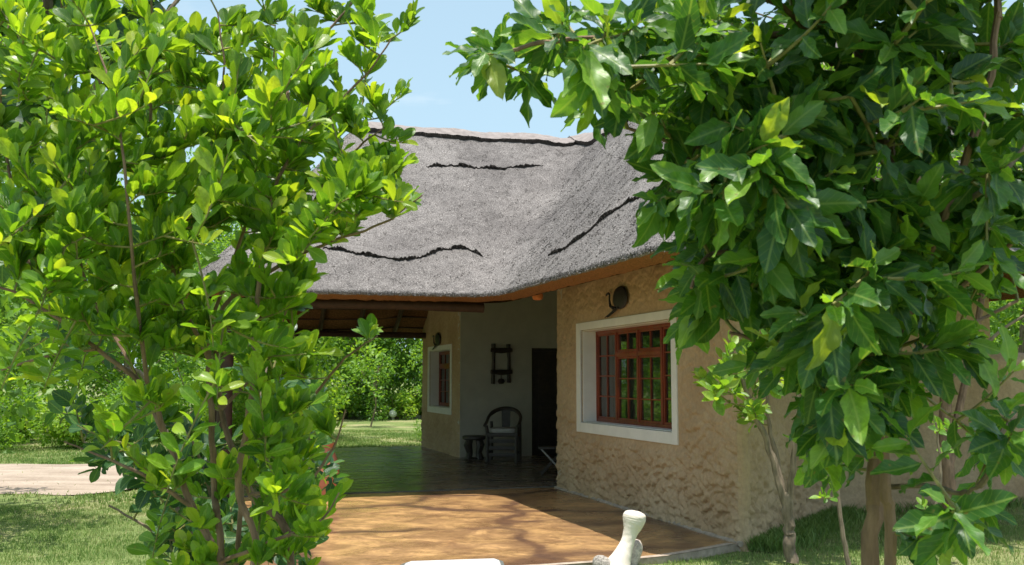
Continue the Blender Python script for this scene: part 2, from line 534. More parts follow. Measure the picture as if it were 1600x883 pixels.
# ------------------------------------------------------------------ ground, track, patio
def sheet(name, poly, z, mat, thick=0.0, label=None, edge=None):
    bm = bmesh.new()
    vs = [bm.verts.new((p[0], p[1], z)) for p in poly]
    f = bm.faces.new(vs)
    if f.normal.z < 0: f.normal_flip()
    bmesh.ops.recalc_face_normals(bm, faces=bm.faces)
    if thick:
        ex = bmesh.ops.extrude_face_region(bm, geom=[f])
        for v in [g for g in ex['geom'] if isinstance(g, bmesh.types.BMVert)]: v.co.z -= thick
        bmesh.ops.recalc_face_normals(bm, faces=bm.faces)
    me = bpy.data.meshes.new(name)
    bm.to_mesh(me); bm.free()
    me.materials.append(mat)
    if edge:
        me.materials.append(edge)
        for p in me.polygons:
            if abs(p.normal.z) < 0.5: p.material_index = 1
    o = link(name, me)
    o['kind'] = 'structure'
    return o
def smooth_poly(pts, n=8, jit=0.0):
    out = []
    L = len(pts)
    for i in range(L):
        p0, p1, p2, p3 = [np.array(pts[(i + k - 1) % L][:2]) for k in range(4)]
        for j in range(n):
            t_ = j / n
            q = 0.5 * ((2 * p1) + (-p0 + p2) * t_ + (2 * p0 - 5 * p1 + 4 * p2 - p3) * t_ ** 2 + (-p0 + 3 * p1 - 3 * p2 + p3) * t_ ** 3)
            out.append((q[0] + random.uniform(-jit, jit), q[1] + random.uniform(-jit, jit)))
    return out
GZ = -0.055
n = 90
gx = np.concatenate([-np.geomspace(14, 900, 22)[::-1], np.linspace(-13, 13, 80), np.geomspace(14, 900, 22)])
gy = np.concatenate([np.linspace(-30, 0, 12), np.linspace(0.5, 30, 100), np.geomspace(31, 1500, 24)])
GX, GY = np.meshgrid(gx, gy, indexing='ij')
def gh(x, y):
    return GZ + 0.018 * np.sin(x * 1.7 + 1.3 * np.sin(y * 0.9)) * np.cos(y * 1.3 + 0.6) * np.clip((np.hypot(x, y) - 3) / 4, 0, 1)
V = np.stack([GX, GY, gh(GX, GY)], -1).reshape(-1, 3)
I = np.arange(len(gx) * len(gy)).reshape(len(gx), len(gy))
Q = np.stack([I[:-1, :-1], I[1:, :-1], I[1:, 1:], I[:-1, 1:]], -1).reshape(-1, 4)
g_o = link('lawn_ground', np_mesh('lawn_ground', V, Q, M['ground']))
g_o['kind'] = 'structure'

tr_px = [(-900, 716), (-300, 719), (0, 722), (140, 722), (300, 716), (470, 706), (560, 701.5), (628, 701.5), (636, 712), (560, 712), (440, 722), (300, 745), (140, 768), (0, 767), (-300, 768), (-900, 772)]
track = smooth_poly([gnd(x, y) for x, y in tr_px], 6, 0.06)
sheet('dirt_track', track, GZ + 0.024, M['dirt'])

A_END = hit_b(660, 600, 0)[0]
A_MID, A_FAR, B_LEFT = 5.25, A_END - .05, -4.7
front_px = [(1147, 850), (1100, 859), (1040, 869), (960, 877), (860, 884), (760, 890), (600, 900)]
fe = [toH(gnd(x, y)) for x, y in front_px]
poly = [HW(A_MID, 0.15), HW(0.02, 0.15)] + [HW(a, b) for a, b in fe] + [HW(fe[-1][0] - 0.15, B_LEFT), HW(A_MID, B_LEFT)]
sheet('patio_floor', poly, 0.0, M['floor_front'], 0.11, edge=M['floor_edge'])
PATIO = [(p[0], p[1]) for p in poly]
poly2 = [HW(A_MID + 0.012, 2.9), HW(A_FAR, 2.9), HW(A_FAR, B_LEFT), HW(A_MID + 0.012, B_LEFT)]
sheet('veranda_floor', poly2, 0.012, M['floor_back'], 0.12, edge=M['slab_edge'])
VERANDA = [(p[0], p[1]) for p in poly2]
# pale mortar strip along the front edge of the patio and the foot of the wall
st = MB()
for i in range(len(fe) - 1):
    p, q = HW(*fe[i]), HW(*fe[i + 1])
    d = (q - p).normalized(); nrm = Vector((-d.y, d.x, 0))
    if nrm.y < 0: nrm = -nrm
    st.add([p + Vector((0, 0, .005)) - nrm * .01, q + Vector((0, 0, .005)) - nrm * .01, q + nrm * 0.07 + Vector((0, 0, .005)), p + nrm * 0.07 + Vector((0, 0, .005))], [(0, 1, 2, 3)])
o = st.build('patio_edge_strip', M['floor_edge']); o['kind'] = 'structure'

# ------------------------------------------------------------------ roof height field
AR, BR, ZR, ZE = 9.45, 2.15, 6.02, 2.62
A_E, A_E2, B_E, B_E2, B_EL, A_EN = 4.62, A_END + .35, -0.99, 5.2, -5.15, -0.75
s1 = (ZR - ZE) / (AR - A_E); s1b = (ZR - ZE) / (A_E2 - AR)
s2 = (ZR - ZE) / (BR - B_E); s2b = (ZR - ZE) / (B_E2 - BR)
def smin(x, y, k):
    h = np.clip(0.5 + 0.5 * (y - x) / k, 0, 1)
    return y * (1 - h) + x * h - k * h * (1 - h)
def smax(x, y, k): return -smin(-x, -y, k)
def vnoise(x, y, seed=0):
    r_ = np.random.default_rng(seed).random((64, 64))
    xi, yi = np.floor(x).astype(int), np.floor(y).astype(int)
    fx, fy = x - xi, y - yi
    fx, fy = fx * fx * (3 - 2 * fx), fy * fy * (3 - 2 * fy)
    g = lambda i, j: r_[i % 64, j % 64]
    return (g(xi, yi) * (1 - fx) + g(xi + 1, yi) * fx) * (1 - fy) + (g(xi, yi + 1) * (1 - fx) + g(xi + 1, yi + 1) * fx) * fy
def RZ(a, b):
    a = np.asarray(a, float); b = np.asarray(b, float)
    da, db = a - AR, b - BR
    zm = ZR - np.where(da < 0, s1, s1b) * (np.sqrt(da ** 2 + .04) - .2)
    zl = ZE + 1.22 * (b - B_EL)
    zr = ZE + 1.2 * (B_E2 - b)
    main = smin(smin(zm, zl, 0.35), zr, 0.35)
    zw = ZR - np.where(db < 0, s2, s2b) * (np.sqrt(db ** 2 + .04) - .2)
    zn = ZE + 1.15 * (a - A_EN)
    zf = ZR + 0.02 - s1b * np.maximum(0, a - AR)
    wing = smin(smin(zw, zn, 0.35), zf, 0.05)
    z = smax(main, wing, 0.5) - 0.01
    z = z - 0.10 * np.sin(np.clip((ZR - z) / (ZR - ZE), 0, 1) * math.pi)         # a little sag between ridge and eave
    z += 0.05 * (vnoise(a * 1.1, b * 1.1, 3) - .5) + 0.03 * (vnoise(a * 4, b * 4, 4) - .5)
    return z
def HWn(A, B, Z):
    return np.stack([P0.x + ud.x * A + vd.x * B, P0.y + ud.y * A + vd.y * B, Z], -1)
def eave_grad(a, b):
    e = 0.15
    g = np.array([float(RZ(a + e, b) - RZ(a - e, b)), float(RZ(a, b + e) - RZ(a, b - e))])
    return g / (np.linalg.norm(g) + 1e-9)
house = thing('thatched_house', P0, 'ochre adobe house with grey thatched roof, red window and open veranda', 'house')
def roof_surface(off, zcut, step, mat, name):
    A = np.arange(A_EN - 0.8, A_E2 + 0.8, step); B = np.arange(B_EL - 0.8, B_E2 + 0.8, step)
    AA, BB = np.meshgrid(A, B, indexing='ij')
    ZZ = RZ(AA, BB) - off
    if off == 0: ZZ = ZZ + 0.018 * (rng.random(ZZ.shape) - .5)
    V = HWn(AA, BB, ZZ).reshape(-1, 3)
    I = np.arange(V.shape[0]).reshape(len(A), len(B))
    Q = np.stack([I[:-1, :-1], I[1:, :-1], I[1:, 1:], I[:-1, 1:]], -1).reshape(-1, 4)
    zq = V[:, 2][Q].max(1)
    Q = Q[zq > zcut]
    me = np_mesh(name, V, Q, mat)
    bm = bmesh.new(); bm.from_mesh(me)
    loose = [v for v in bm.verts if not v.link_faces]
    bmesh.ops.delete(bm, geom=loose, context='VERTS')
    bmesh.ops.bisect_plane(bm, geom=bm.verts[:] + bm.edges[:] + bm.faces[:], plane_co=(0, 0, zcut), plane_no=(0, 0, 1), clear_inner=True)
    return me, bm
me, bm = roof_surface(0.0, ZE, 0.075, M['thatch'], 'roof')
bmesh.ops.recalc_face_normals(bm, faces=bm.faces)
if sum(f.normal.z for f in bm.faces) < 0: bmesh.ops.reverse_faces(bm, faces=bm.faces)
me.materials.append(M['eave_cut'])
rim_pts = []
be = [e for e in bm.edges if e.is_boundary]
for e in be:
    m_ = (e.verts[0].co + e.verts[1].co) / 2
    rim_pts.append((e.verts[0].co.copy(), e.verts[1].co.copy()))
for (inn, dn, mi) in ((0.035, 0.035, 0), (0.22, 0.045, 1)):
    ex = bmesh.ops.extrude_edge_only(bm, edges=be)
    nv = [g for g in ex['geom'] if isinstance(g, bmesh.types.BMVert)]
    for v in nv:
        a, b = toH(v.co)
        g = eave_grad(a, b)
        v.co += (ud * g[0] + vd * g[1]) * inn
        v.co.z -= dn + random.uniform(-.006, .006)
    for f in ex['geom']:
        if isinstance(f, bmesh.types.BMFace): f.material_index = mi; f.smooth = True
    be = [g for g in ex['geom'] if isinstance(g, bmesh.types.BMEdge) and g.is_boundary]
bm.to_mesh(me); bm.free()
roof = link('roof', me, house)
roof['label'] = 'weathered grey thatch with dark wavy joints'
me, bm = roof_surface(0.34, ZE - 0.085, 0.15, M['thatch_under'], 'roof_lining')
bm.to_mesh(me); bm.free()
link('roof_lining', me, roof)

# ragged reed ends along the eave and stray straws on the thatch
def straws(name, P, D, L, W, mat, parent):
    n = len(P)
    side = np.cross(D, rng.normal(size=(n, 3))); side /= np.linalg.norm(side, axis=1)[:, None] + 1e-9
    a_ = P - side * W[:, None]; b_ = P + side * W[:, None]
    mid = P + D * (L * .6)[:, None]; tip = P + D * L[:, None] + np.array([0, 0, -1]) * (L * .12)[:, None]
    V = np.stack([a_, b_, mid + side * W[:, None] * .8, tip, mid - side * W[:, None] * .8], 1).reshape(-1, 3)
    base = np.arange(n)[:, None] * 5
    Q = np.concatenate([base + np.array([[0, 1, 2, 4]]), ], 0)
    T = base + np.array([[4, 2, 3, 3]])
    Q = np.concatenate([Q, np.stack([T[:, 0], T[:, 1], T[:, 2]], 1)[:, [0, 1, 2, 2]]], 0) if False else Q
    o = link(name, np_mesh(name, V, Q, mat, smooth=False), parent)
    o['kind'] = 'stuff'
    return o
seg = [(p, q) for p, q in rim_pts]
Ls = np.array([(p - q).length for p, q in seg]); cum = Ls / Ls.sum()
idx = rng.choice(len(seg), 15000, p=cum)
tt = rng.random(15000)
Pv = np.array([list(seg[i][0].lerp(seg[i][1], t_)) for i, t_ in zip(idx, tt)])
Gd = []
for i in range(len(seg)):
    m_ = (seg[i][0] + seg[i][1]) / 2; a, b = toH(m_); g = eave_grad(a, b); q = -(ud * g[0] + vd * g[1]); Gd.append((q.x, q.y, q.z))
Gd = np.array(Gd)[idx]
D = Gd * 0.55 + np.array([0, 0, -1.0]) + rng.normal(size=Gd.shape) * .3
D /= np.linalg.norm(D, axis=1)[:, None]
Pv = Pv - D * 0.03 + np.array([0, 0, 1]) * (rng.random(15000)[:, None] * -.03)
straws('reed_fringe', Pv, D, rng.uniform(.04, .075, 15000) , rng.uniform(.003, .006, 15000), M['thatch'], roof)
idx2 = rng.choice(15000, 900)
straws('reed_fringe', Pv[idx2] - Gd[idx2] * .1, D[idx2] * .6 + rng.normal(size=(900, 3)) * .35 + [0, 0, -.4], rng.uniform(.05, .12, 900), rng.uniform(.002, .004, 900), M['eave_cut'], roof)
# stubble on the slopes that face the garden and patio
nS = 210000
A = rng.uniform(A_EN, AR + .2, nS); B = rng.uniform(B_EL, BR + .2, nS)
Z = RZ(A, B); k = Z > ZE + .02
A, B, Z = A[k], B[k], Z[k]
e = .05
ga = (RZ(A + e, B) - RZ(A - e, B)) / (2 * e); gb = (RZ(A, B + e) - RZ(A, B - e)) / (2 * e)
dn = -(ga[:, None] * np.array([ud.x, ud.y, 0]) + gb[:, None] * np.array([vd.x, vd.y, 0])); dn[:, 2] = -(ga ** 2 + gb ** 2)
dn /= np.linalg.norm(dn, axis=1)[:, None]
nr = np.stack([-(ga * ud.x + gb * vd.x), -(ga * ud.y + gb * vd.y), np.ones_like(ga)], 1); nr /= np.linalg.norm(nr, axis=1)[:, None]
D = dn + nr * rng.uniform(.15, .7, len(A))[:, None] + rng.normal(size=dn.shape) * .3
D /= np.linalg.norm(D, axis=1)[:, None]
straws('reed_stubble', HWn(A, B, Z - .006), D, rng.uniform(.015, .036, len(A)), rng.uniform(.0025, .0055, len(A)), M['thatch'], roof)

# thatch lips: raised layer edges with a dark cut face
def roof_pt(px, py):
    """first meeting of a sight line with the thatch"""
    r = ray(px, py); c = Vector((0, 0, CAMH))
    lo = None
    t_ = 6.0
    while t_ < 26:
        p = c + r * t_
        a, b = toH(p)
        if p.z < float(RZ(a, b)) and p.z > ZE - .05: lo = t_; break
        t_ += 0.05
    if lo is None: return None
    x, y = lo - .05, lo
    for _ in range(12):
        m_ = (x + y) / 2; p = c + r * m_; a, b = toH(p)
        if p.z < float(RZ(a, b)): y = m_
        else: x = m_
    return toH(c + r * y)
def cat(pts, n=10):
    pts = [np.array(p, float) for p in pts]
    P = [2 * pts[0] - pts[1]] + pts + [2 * pts[-1] - pts[-2]]
    out = []
    for i in range(1, len(P) - 2):
        p0, p1, p2, p3 = P[i - 1:i + 3]
        for j in range(n):
            t_ = j / n
            out.append(0.5 * ((2 * p1) + (-p0 + p2) * t_ + (2 * p0 - 5 * p1 + 4 * p2 - p3) * t_ ** 2 + (-p0 + 3 * p1 - 3 * p2 + p3) * t_ ** 3))
    out.append(pts[-1])
    return out
def lip(ab, h=0.06, back=0.28, name='thatch_layer'):
    line = cat(ab, 14)
    mb = MB(); mc = MB()
    rows = []
    n = len(line)
    for i, (a, b) in enumerate(line):
        g = eave_grad(a, b)
        gn = Vector((0, 0, 0))
        ed = min(1, i / 6, (n - 1 - i) / 6) ** .6 if n > 12 else 1
        hh = h * ed * (random.uniform(.7, 1.2) * (1.1 + .5 * math.sin(i * .37 + h * 90))) + .004
        j = random.uniform(-.022, .022)
        def sp(da, lift):
            aa, bb = a + g[0] * da, b + g[1] * da
            return HW(aa, bb, float(RZ(aa, bb)) + lift)
        rows.append((sp(back, -.01), sp(back * .5, hh * .55), sp(.03 + j, hh), sp(j, hh * .9), sp(.05 + j, -.02)))
    vs = [q for r_ in rows for q in r_[:4]]
    mb.add(vs, [(i * 4 + k, (i + 1) * 4 + k, (i + 1) * 4 + k + 1, i * 4 + k + 1) for i in range(n - 1) for k in range(3)])
    vs = [q for r_ in rows for q in r_[3:]]
    mc.add(vs, [(i * 2, (i + 1) * 2, (i + 1) * 2 + 1, i * 2 + 1) for i in range(n - 1)])
    o = mb.build(name, M['thatch'], roof)
    mc.build('layer_cut', M['thatch_cut'], roof)
    # fuzzy dark reed ends hanging over the lip
    m_ = n * 60
    ii = rng.integers(0, n - 1, m_); tt = rng.random(m_)
    E = np.array([list(r_[3]) for r_ in rows]); F_ = np.array([list(r_[4]) for r_ in rows])
    P = E[ii] * (1 - tt[:, None]) + E[ii + 1] * tt[:, None]
    D = (F_ - E)[ii]; D = D / (np.linalg.norm(D, axis=1)[:, None] + 1e-6) + rng.normal(size=D.shape) * .45
    D[:, 2] -= .3
    straws('layer_fringe', P, D, rng.uniform(.015, .065, m_), rng.uniform(.002, .005, m_), M['thatch_cut'], roof)
for pl, h in (([(668, 262), (690, 261), (730, 263), (770, 265), (810, 263), (848, 259)], .05),
              ([(505, 388), (540, 394), (580, 402), (630, 408), (665, 402), (700, 391), (730, 391), (754, 401)], .045),
              ([(856, 399), (872, 396), (905, 375), (940, 345), (975, 322), (1004, 309), (1030, 300)], .045),
              ([(440, 262), (480, 256), (520, 246)], .04)):
    pts = [roof_pt(x, y) for x, y in pl]
    pts = [p for p in pts if p]
    if len(pts) > 2: lip(pts, h)
# ridge caps
def ridge_cap(pts, wdt=0.42, name='ridge_cap'):
    line = cat(pts, 16)
    mb = MB(); mc = MB(); n = len(line)
    K = 9
    edge = [[], []]
    for i, (a, b) in enumerate(line):
        p, q = line[max(i - 1, 0)], line[min(i + 1, n - 1)]
        tdir = np.array(q) - np.array(p); tdir = tdir / np.linalg.norm(tdir)
        nd = np.array([-tdir[1], tdir[0]])
        for k in range(K):
            s_ = (k / (K - 1) * 2 - 1)
            w_ = wdt * (1 + .04 * math.sin(i * .5) + random.uniform(-.05, .05))
            aa, bb = a + nd[0] * s_ * w_, b + nd[1] * s_ * w_
            z = float(RZ(aa, bb)) + .085 + .012 * math.sin(i * .31) + random.uniform(-.008, .008)
            mb.v.append(tuple(HW(aa, bb, z)))
            if k in (0, K - 1):
                edge[0 if k == 0 else 1].append((HW(aa, bb, z), HW(aa - nd[0] * s_ * .05, bb - nd[1] * s_ * .05, float(RZ(aa, bb)) - .03)))
    mb.f += [(i * K + k, (i + 1) * K + k, (i + 1) * K + k + 1, i * K + k + 1) for i in range(n - 1) for k in range(K - 1)]
    mb.build(name, M['cap'], roof)
    for ed in edge:
        c_ = MB()
        vs = [x for pr in ed for x in pr]
        c_.add(vs, [(i * 2, i * 2 + 2, i * 2 + 3, i * 2 + 1) for i in range(n - 1)])
        c_.build('layer_cut', M['thatch_cut'], roof)
    m_ = n * 30
    E = np.array([list(pr[0]) for ed in edge for pr in ed])
    ii = rng.integers(0, n - 1, m_) + n * rng.integers(0, 2, m_)
    tt = rng.random(m_)[:, None]
    P = E[ii] * (1 - tt) + E[ii + 1 - (ii % n == n - 1)] * tt
    D = rng.normal(size=P.shape) * .5; D[:, 2] -= 1
    straws('layer_fringe', P, D, rng.uniform(.02, .07, m_), rng.uniform(.002, .005, m_), M['thatch_cut'], roof)
ridge_cap([(AR, B_EL + 2.85), (AR, -1.4), (AR, 0), (AR, 1.2), (AR, 2.15), (AR, 2.45)])
ridge_cap([(AR + .1, BR), (7, BR), (5, BR), (3.4, BR), (A_EN + 3.05, BR)])
fb = MB(); fb.box(HW(AR, B_EL + 2.8, ZR + .05), (.18, .14, .22), rot=Matrix.Rotation(.3, 3, 'Z'))
fb.build('ridge_end_block', M['cap'], roof, bevel=.015)

# roof poles: rafters, laths, beams
def under(a, b, off=.40): return HW(a, b, float(RZ(a, b)) - off)
for i, b in enumerate(np.arange(B_EL + 1.1, 2.6, .85)):
    for (a0, a1) in ((A_E + .45, AR - .1), (AR + .1, A_E2 - .25)):
        aa = np.linspace(a0, a1, 7)
        z_ok = [under(a, b, .40) for a in aa if float(RZ(a, b)) - .4 > 2.3]
        if len(z_ok) < 3: continue
        r_ = MB(); r_.tube(z_ok, [.05 + random.uniform(-.006, .006) for _ in z_ok], 8)
        r_.build('rafter', M['pole'], roof)
for a in list(np.arange(A_E + .5, AR - .2, .42)) + list(np.arange(AR + .3, A_E2 - .25, .36)):
    bb = np.linspace(B_EL + .7, 2.6, 14)
    pts = [under(a, b, .35) for b in bb if float(RZ(a, b)) - .35 > 2.25]
    if len(pts) < 4: continue
    r_ = MB(); r_.tube(pts, .021, 6)
    r_.build('lath', M['pole'], roof)
for a in (A_E + .52, A_E2 - .68):
    z = 2.50
    r_ = MB(); r_.tube([HW(a, B_EL + .4, z), HW(a, -2.4, z + .02), HW(a, -1.1 if a < 9 else .1, z)], .07, 10)
    r_.build('wall_plate', M['pole'], roof)
r_ = MB(); r_.tube([HW(A_E + .5, B_EL + .62, 2.5), HW(9.4, B_EL + .6, 2.52), HW(A_E2 - .7, B_EL + .62, 2.5)], .085, 10); r_.build('wall_plate', M['pole'], roof)
for a, b in ((A_E + .52, B_EL + .62), (A_E2 - .68, B_EL + .62)):
    r_ = MB(); r_.tube([HW(a, b, .0), HW(a, b, 1.2), HW(a, b, 2.46)], [.11, .10, .095], 12); r_.build('post', M['pole'], house)

# ------------------------------------------------------------------ walls
def dabs(ns, nz_, ds, count, seed, zlow_amp):
    """hand-thrown plaster: many overlapping scoops, each a shallow tilted shell"""
    r_ = np.random.default_rng(seed)
    Hh = np.zeros((ns, nz_))
    for _ in range(count):
        ci, cj = r_.uniform(0, ns), r_.uniform(0, nz_)
        L, W_ = r_.uniform(.06, .15) / ds, r_.uniform(.035, .07) / ds
        an = r_.normal(0.1, .45)
        R_ = int(max(L, W_)) + 2
        i0, i1, j0, j1 = int(max(0, ci - R_)), int(min(ns, ci + R_)), int(max(0, cj - R_)), int(min(nz_, cj + R_))
        if i1 <= i0 or j1 <= j0: continue
        ii, jj = np.meshgrid(np.arange(i0, i1), np.arange(j0, j1), indexing='ij')
        x = ((ii - ci) * math.cos(an) + (jj - cj) * math.sin(an)) / L
        y = (-(ii - ci) * math.sin(an) + (jj - cj) * math.cos(an)) / W_
        rr = x * x + y * y
        shell = (1 - rr) * .35 - y * .55 + r_.uniform(-.1, .5)
        sub = Hh[i0:i1, j0:j1]
        msk = rr < 1
        sub[msk] = sub[msk] * .45 + shell[msk] * .75
    return Hh
def wall(name, p, q, h, parent, mat, hole=None, ds=.02, amp=.012, nrm=None, seed=1, clip=True, thick=.3, count=None, flare=.03, caps=True, back0=0.0):
    """textured sheet from p to q; hole=(s0,s1,z0,z1); returned mesh has a plain back and reveals"""
    p, q = Vector(p), Vector(q)
    L = (q - p).length; d = (q - p) / L
    n_ = nrm if nrm is not None else Vector((d.y, -d.x, 0))
    s = np.arange(0, L, ds); s = np.append(s, L)
    z = np.arange(-.1, h, ds); z = np.append(z, h)
    if hole:
        for hv in hole[:2]: s[np.argmin(abs(s - hv))] = hv
        for hv in hole[2:]: z[np.argmin(abs(z - hv))] = hv
    H_ = dabs(len(s), len(z), ds, count if count is not None else int(L * h * 560), seed, 1)
    SS, ZZ = np.meshgrid(s, z, indexing='ij')
    A_ = amp * (.42 + .75 * np.clip((1.3 - ZZ) / .8, 0, 1))
    disp = H_ * A_ + .02 * (vnoise(SS * 1.2, ZZ * 1.4, seed + 5) - .5) + flare * np.clip((.25 - ZZ) / .35, 0, 1) ** 2
    disp *= np.clip(np.minimum(SS, L - SS) / .035, 0, 1) if amp > .02 else 1
    if hole:
        dd = np.maximum.reduce([hole[0] - SS, SS - hole[1], hole[2] - ZZ, ZZ - hole[3]])
        disp *= np.clip((dd - .15) / .10, .0, 1)
    X = p.x + d.x * SS + n_.x * disp; Y = p.y + d.y * SS + n_.y * disp
    Zc = ZZ.copy()
    if clip:
        qa = (X - P0.x) * ud.x + (Y - P0.y) * ud.y; qb = (X - P0.x) * vd.x + (Y - P0.y) * vd.y
        Zc = np.minimum(Zc, RZ(qa, qb) - .30)
    V = np.stack([X, Y, Zc], -1).reshape(-1, 3)
    I = np.arange(len(s) * len(z)).reshape(len(s), len(z))
    Q = np.stack([I[:-1, :-1], I[1:, :-1], I[1:, 1:], I[:-1, 1:]], -1).reshape(-1, 4)
    if hole:
        sc_ = ((s[:-1] + s[1:]) / 2)[:, None] + 0 * z[None, :-1]; zc_ = ((z[:-1] + z[1:]) / 2)[None, :] + 0 * s[:-1, None]
        inside = (sc_ > hole[0]) & (sc_ < hole[1]) & (zc_ > hole[2]) & (zc_ < hole[3])
        Q = Q[~inside.ravel()]
    # plain back sheet, frame-shaped if there is a hole
    bk = p - n_ * thick
    def B_(s_, z_): v = bk + d * s_; return [v.x, v.y, z_]
    hb = h
    if clip:
        hb = min(h, *[float(RZ(*toH(bk + d * s_))) - .30 for s_ in (0.0, L * .5, L)])
    if hole: rects = [(back0, hole[0], -.1, hb), (hole[1], L, -.1, hb), (hole[0], hole[1], -.1, hole[2]), (hole[0], hole[1], hole[3], hb)]
    else: rects = [(0, L, -.1, hb)]
    ex = []
    for r_ in rects:
        if r_[1] - r_[0] > .001 and r_[3] - r_[2] > .001: ex.append([B_(r_[0], r_[2]), B_(r_[0], r_[3]), B_(r_[1], r_[3]), B_(r_[1], r_[2])])
    ft = p
    def Fr(s_, z_): v = ft + d * s_; return [v.x, v.y, z_]
    for s_ in ((0, L) if caps else (L,)):
        ex.append([Fr(s_, -.1), Fr(s_, hb), B_(s_, hb), B_(s_, -.1)])
    if hole:
        a_, b_, c_, e_ = hole
        for (u0, u1) in (((a_, c_), (a_, e_)), ((a_, e_), (b_, e_)), ((b_, e_), (b_, c_)), ((b_, c_), (a_, c_))):
            ex.append([Fr(*u0), Fr(*u1), B_(*u1), B_(*u0)])
    E = np.array(ex).reshape(-1, 3)
    Q2 = np.arange(len(E)).reshape(-1, 4) + len(V)
    return link(name, np_mesh(name, np.concatenate([V, E]), np.concatenate([Q, Q2]), mat), parent)

# big window opening measured on the wall plane b = 0
TH = 0.36
wa0, _ = hit_b(1059, 600, 0); wa1, _ = hit_b(902, 600, 0)
_, wz1 = hit_b(980, 494, 0); _, wz0 = hit_b(980, 685, 0)
BW = dict(a0=wa0, a1=wa1, z0=wz0, z1=wz1)
print('big window', BW)
v0, _ = hit_b(706, 600, 0.0); v1, _ = hit_b(669, 600, 0.0)
_, vz1 = hit_b(687, 540, 0.0); _, vz0 = hit_b(687, 646, 0.0)
SW = dict(a0=v0, a1=v1, z0=vz0, z1=vz1)
print('small window', SW)
A_W = 5.18  # far end of the near wall
A_ALC, _b = toH(gnd(729, 713)); print('alcove a', A_ALC, _b)
A_ALC = 10.9
def opening(W_):                         # inside the white plaster surround
    return (W_['a0'] + .13, W_['a1'] - .15, W_['z0'] + .13, W_['z1'] - .10)
ho = opening(BW)
wall('wall', HW(0, 0), HW(A_W, 0), 3.35, house, M['adobe'], hole=ho, amp=.040, ds=.0135, nrm=-vd, seed=11, thick=TH, caps=False, back0=.5)
hs = opening(SW)
wall('wall', HW(A_ALC + .02, 0), HW(A_END, 0), 3.6, house, M['adobe'], hole=(hs[0] - A_ALC - .02, hs[1] - A_ALC - .02, hs[2], hs[3]), amp=.028, nrm=-vd, seed=12, thick=TH)
# end walls that face the lawn: a splayed piece, then square on
eP = HW(1.9, 2.2)
wall('wall', HW(1.9, 2.2), HW(0.0, 0.0), 4.6, house, M['adobe'], amp=.045, seed=13, nrm=Vector((vd - ud * 1.15).normalized()), thick=.05)
wall('wall', HW(1.9, 2.2), HW(1.9, 4.55), 4.6, house, M['adobe'], amp=.014, ds=.03, seed=14, nrm=-ud, thick=.25)
wall('wall', HW(1.9, 4.55), HW(A_END, 4.55), 3.6, house, M['adobe'], amp=.0, ds=.2, seed=15, nrm=vd, thick=.25, count=0)
wall('wall', HW(A_END, 0), HW(A_END, 4.55), 4.6, house, M['adobe'], amp=.0, ds=.2, seed=15, nrm=ud, thick=.25, count=0)
cb = MB(); pts = [HW(.035, .035, z) for z in np.linspace(-.1, 3.0, 40)]
cb.tube(pts, [.050 + .012 * math.sin(i * 1.1) * math.sin(i * .4) + random.uniform(-.008, .008) for i in range(40)], 12); cb.build('wall_corner', M['adobe'], house)
# alcove: white wall with the doorway, inner side walls
db0, _ = hit_a(831, 640, A_ALC); _, dz1 = hit_a(845, 544, A_ALC)
print('door b', db0, dz1)
db1 = db0 + .92
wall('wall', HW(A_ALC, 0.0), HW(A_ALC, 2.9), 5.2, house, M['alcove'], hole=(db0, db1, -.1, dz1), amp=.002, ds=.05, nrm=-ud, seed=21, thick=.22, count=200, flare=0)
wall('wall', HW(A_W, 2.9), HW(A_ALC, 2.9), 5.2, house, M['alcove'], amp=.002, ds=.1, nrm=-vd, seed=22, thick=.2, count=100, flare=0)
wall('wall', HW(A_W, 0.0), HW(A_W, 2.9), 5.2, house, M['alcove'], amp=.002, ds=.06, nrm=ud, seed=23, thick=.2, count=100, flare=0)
# room floor
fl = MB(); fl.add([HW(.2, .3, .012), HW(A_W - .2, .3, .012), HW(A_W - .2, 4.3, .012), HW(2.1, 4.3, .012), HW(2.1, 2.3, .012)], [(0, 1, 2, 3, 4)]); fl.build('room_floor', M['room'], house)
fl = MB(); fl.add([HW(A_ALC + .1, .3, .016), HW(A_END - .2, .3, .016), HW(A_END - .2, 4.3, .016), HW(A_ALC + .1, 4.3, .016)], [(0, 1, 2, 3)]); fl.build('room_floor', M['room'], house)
# rounded plaster foot strip between wall and patio
ft = MB()
pts = [HW(a, -.035 - .012 * math.sin(a * 3), 0) for a in np.linspace(.0, A_W, 40)]
ft.tube(pts, [.028 + random.uniform(-.006, .006) for _ in pts], 7); ft.build('wall_foot', M['floor_edge'], house)

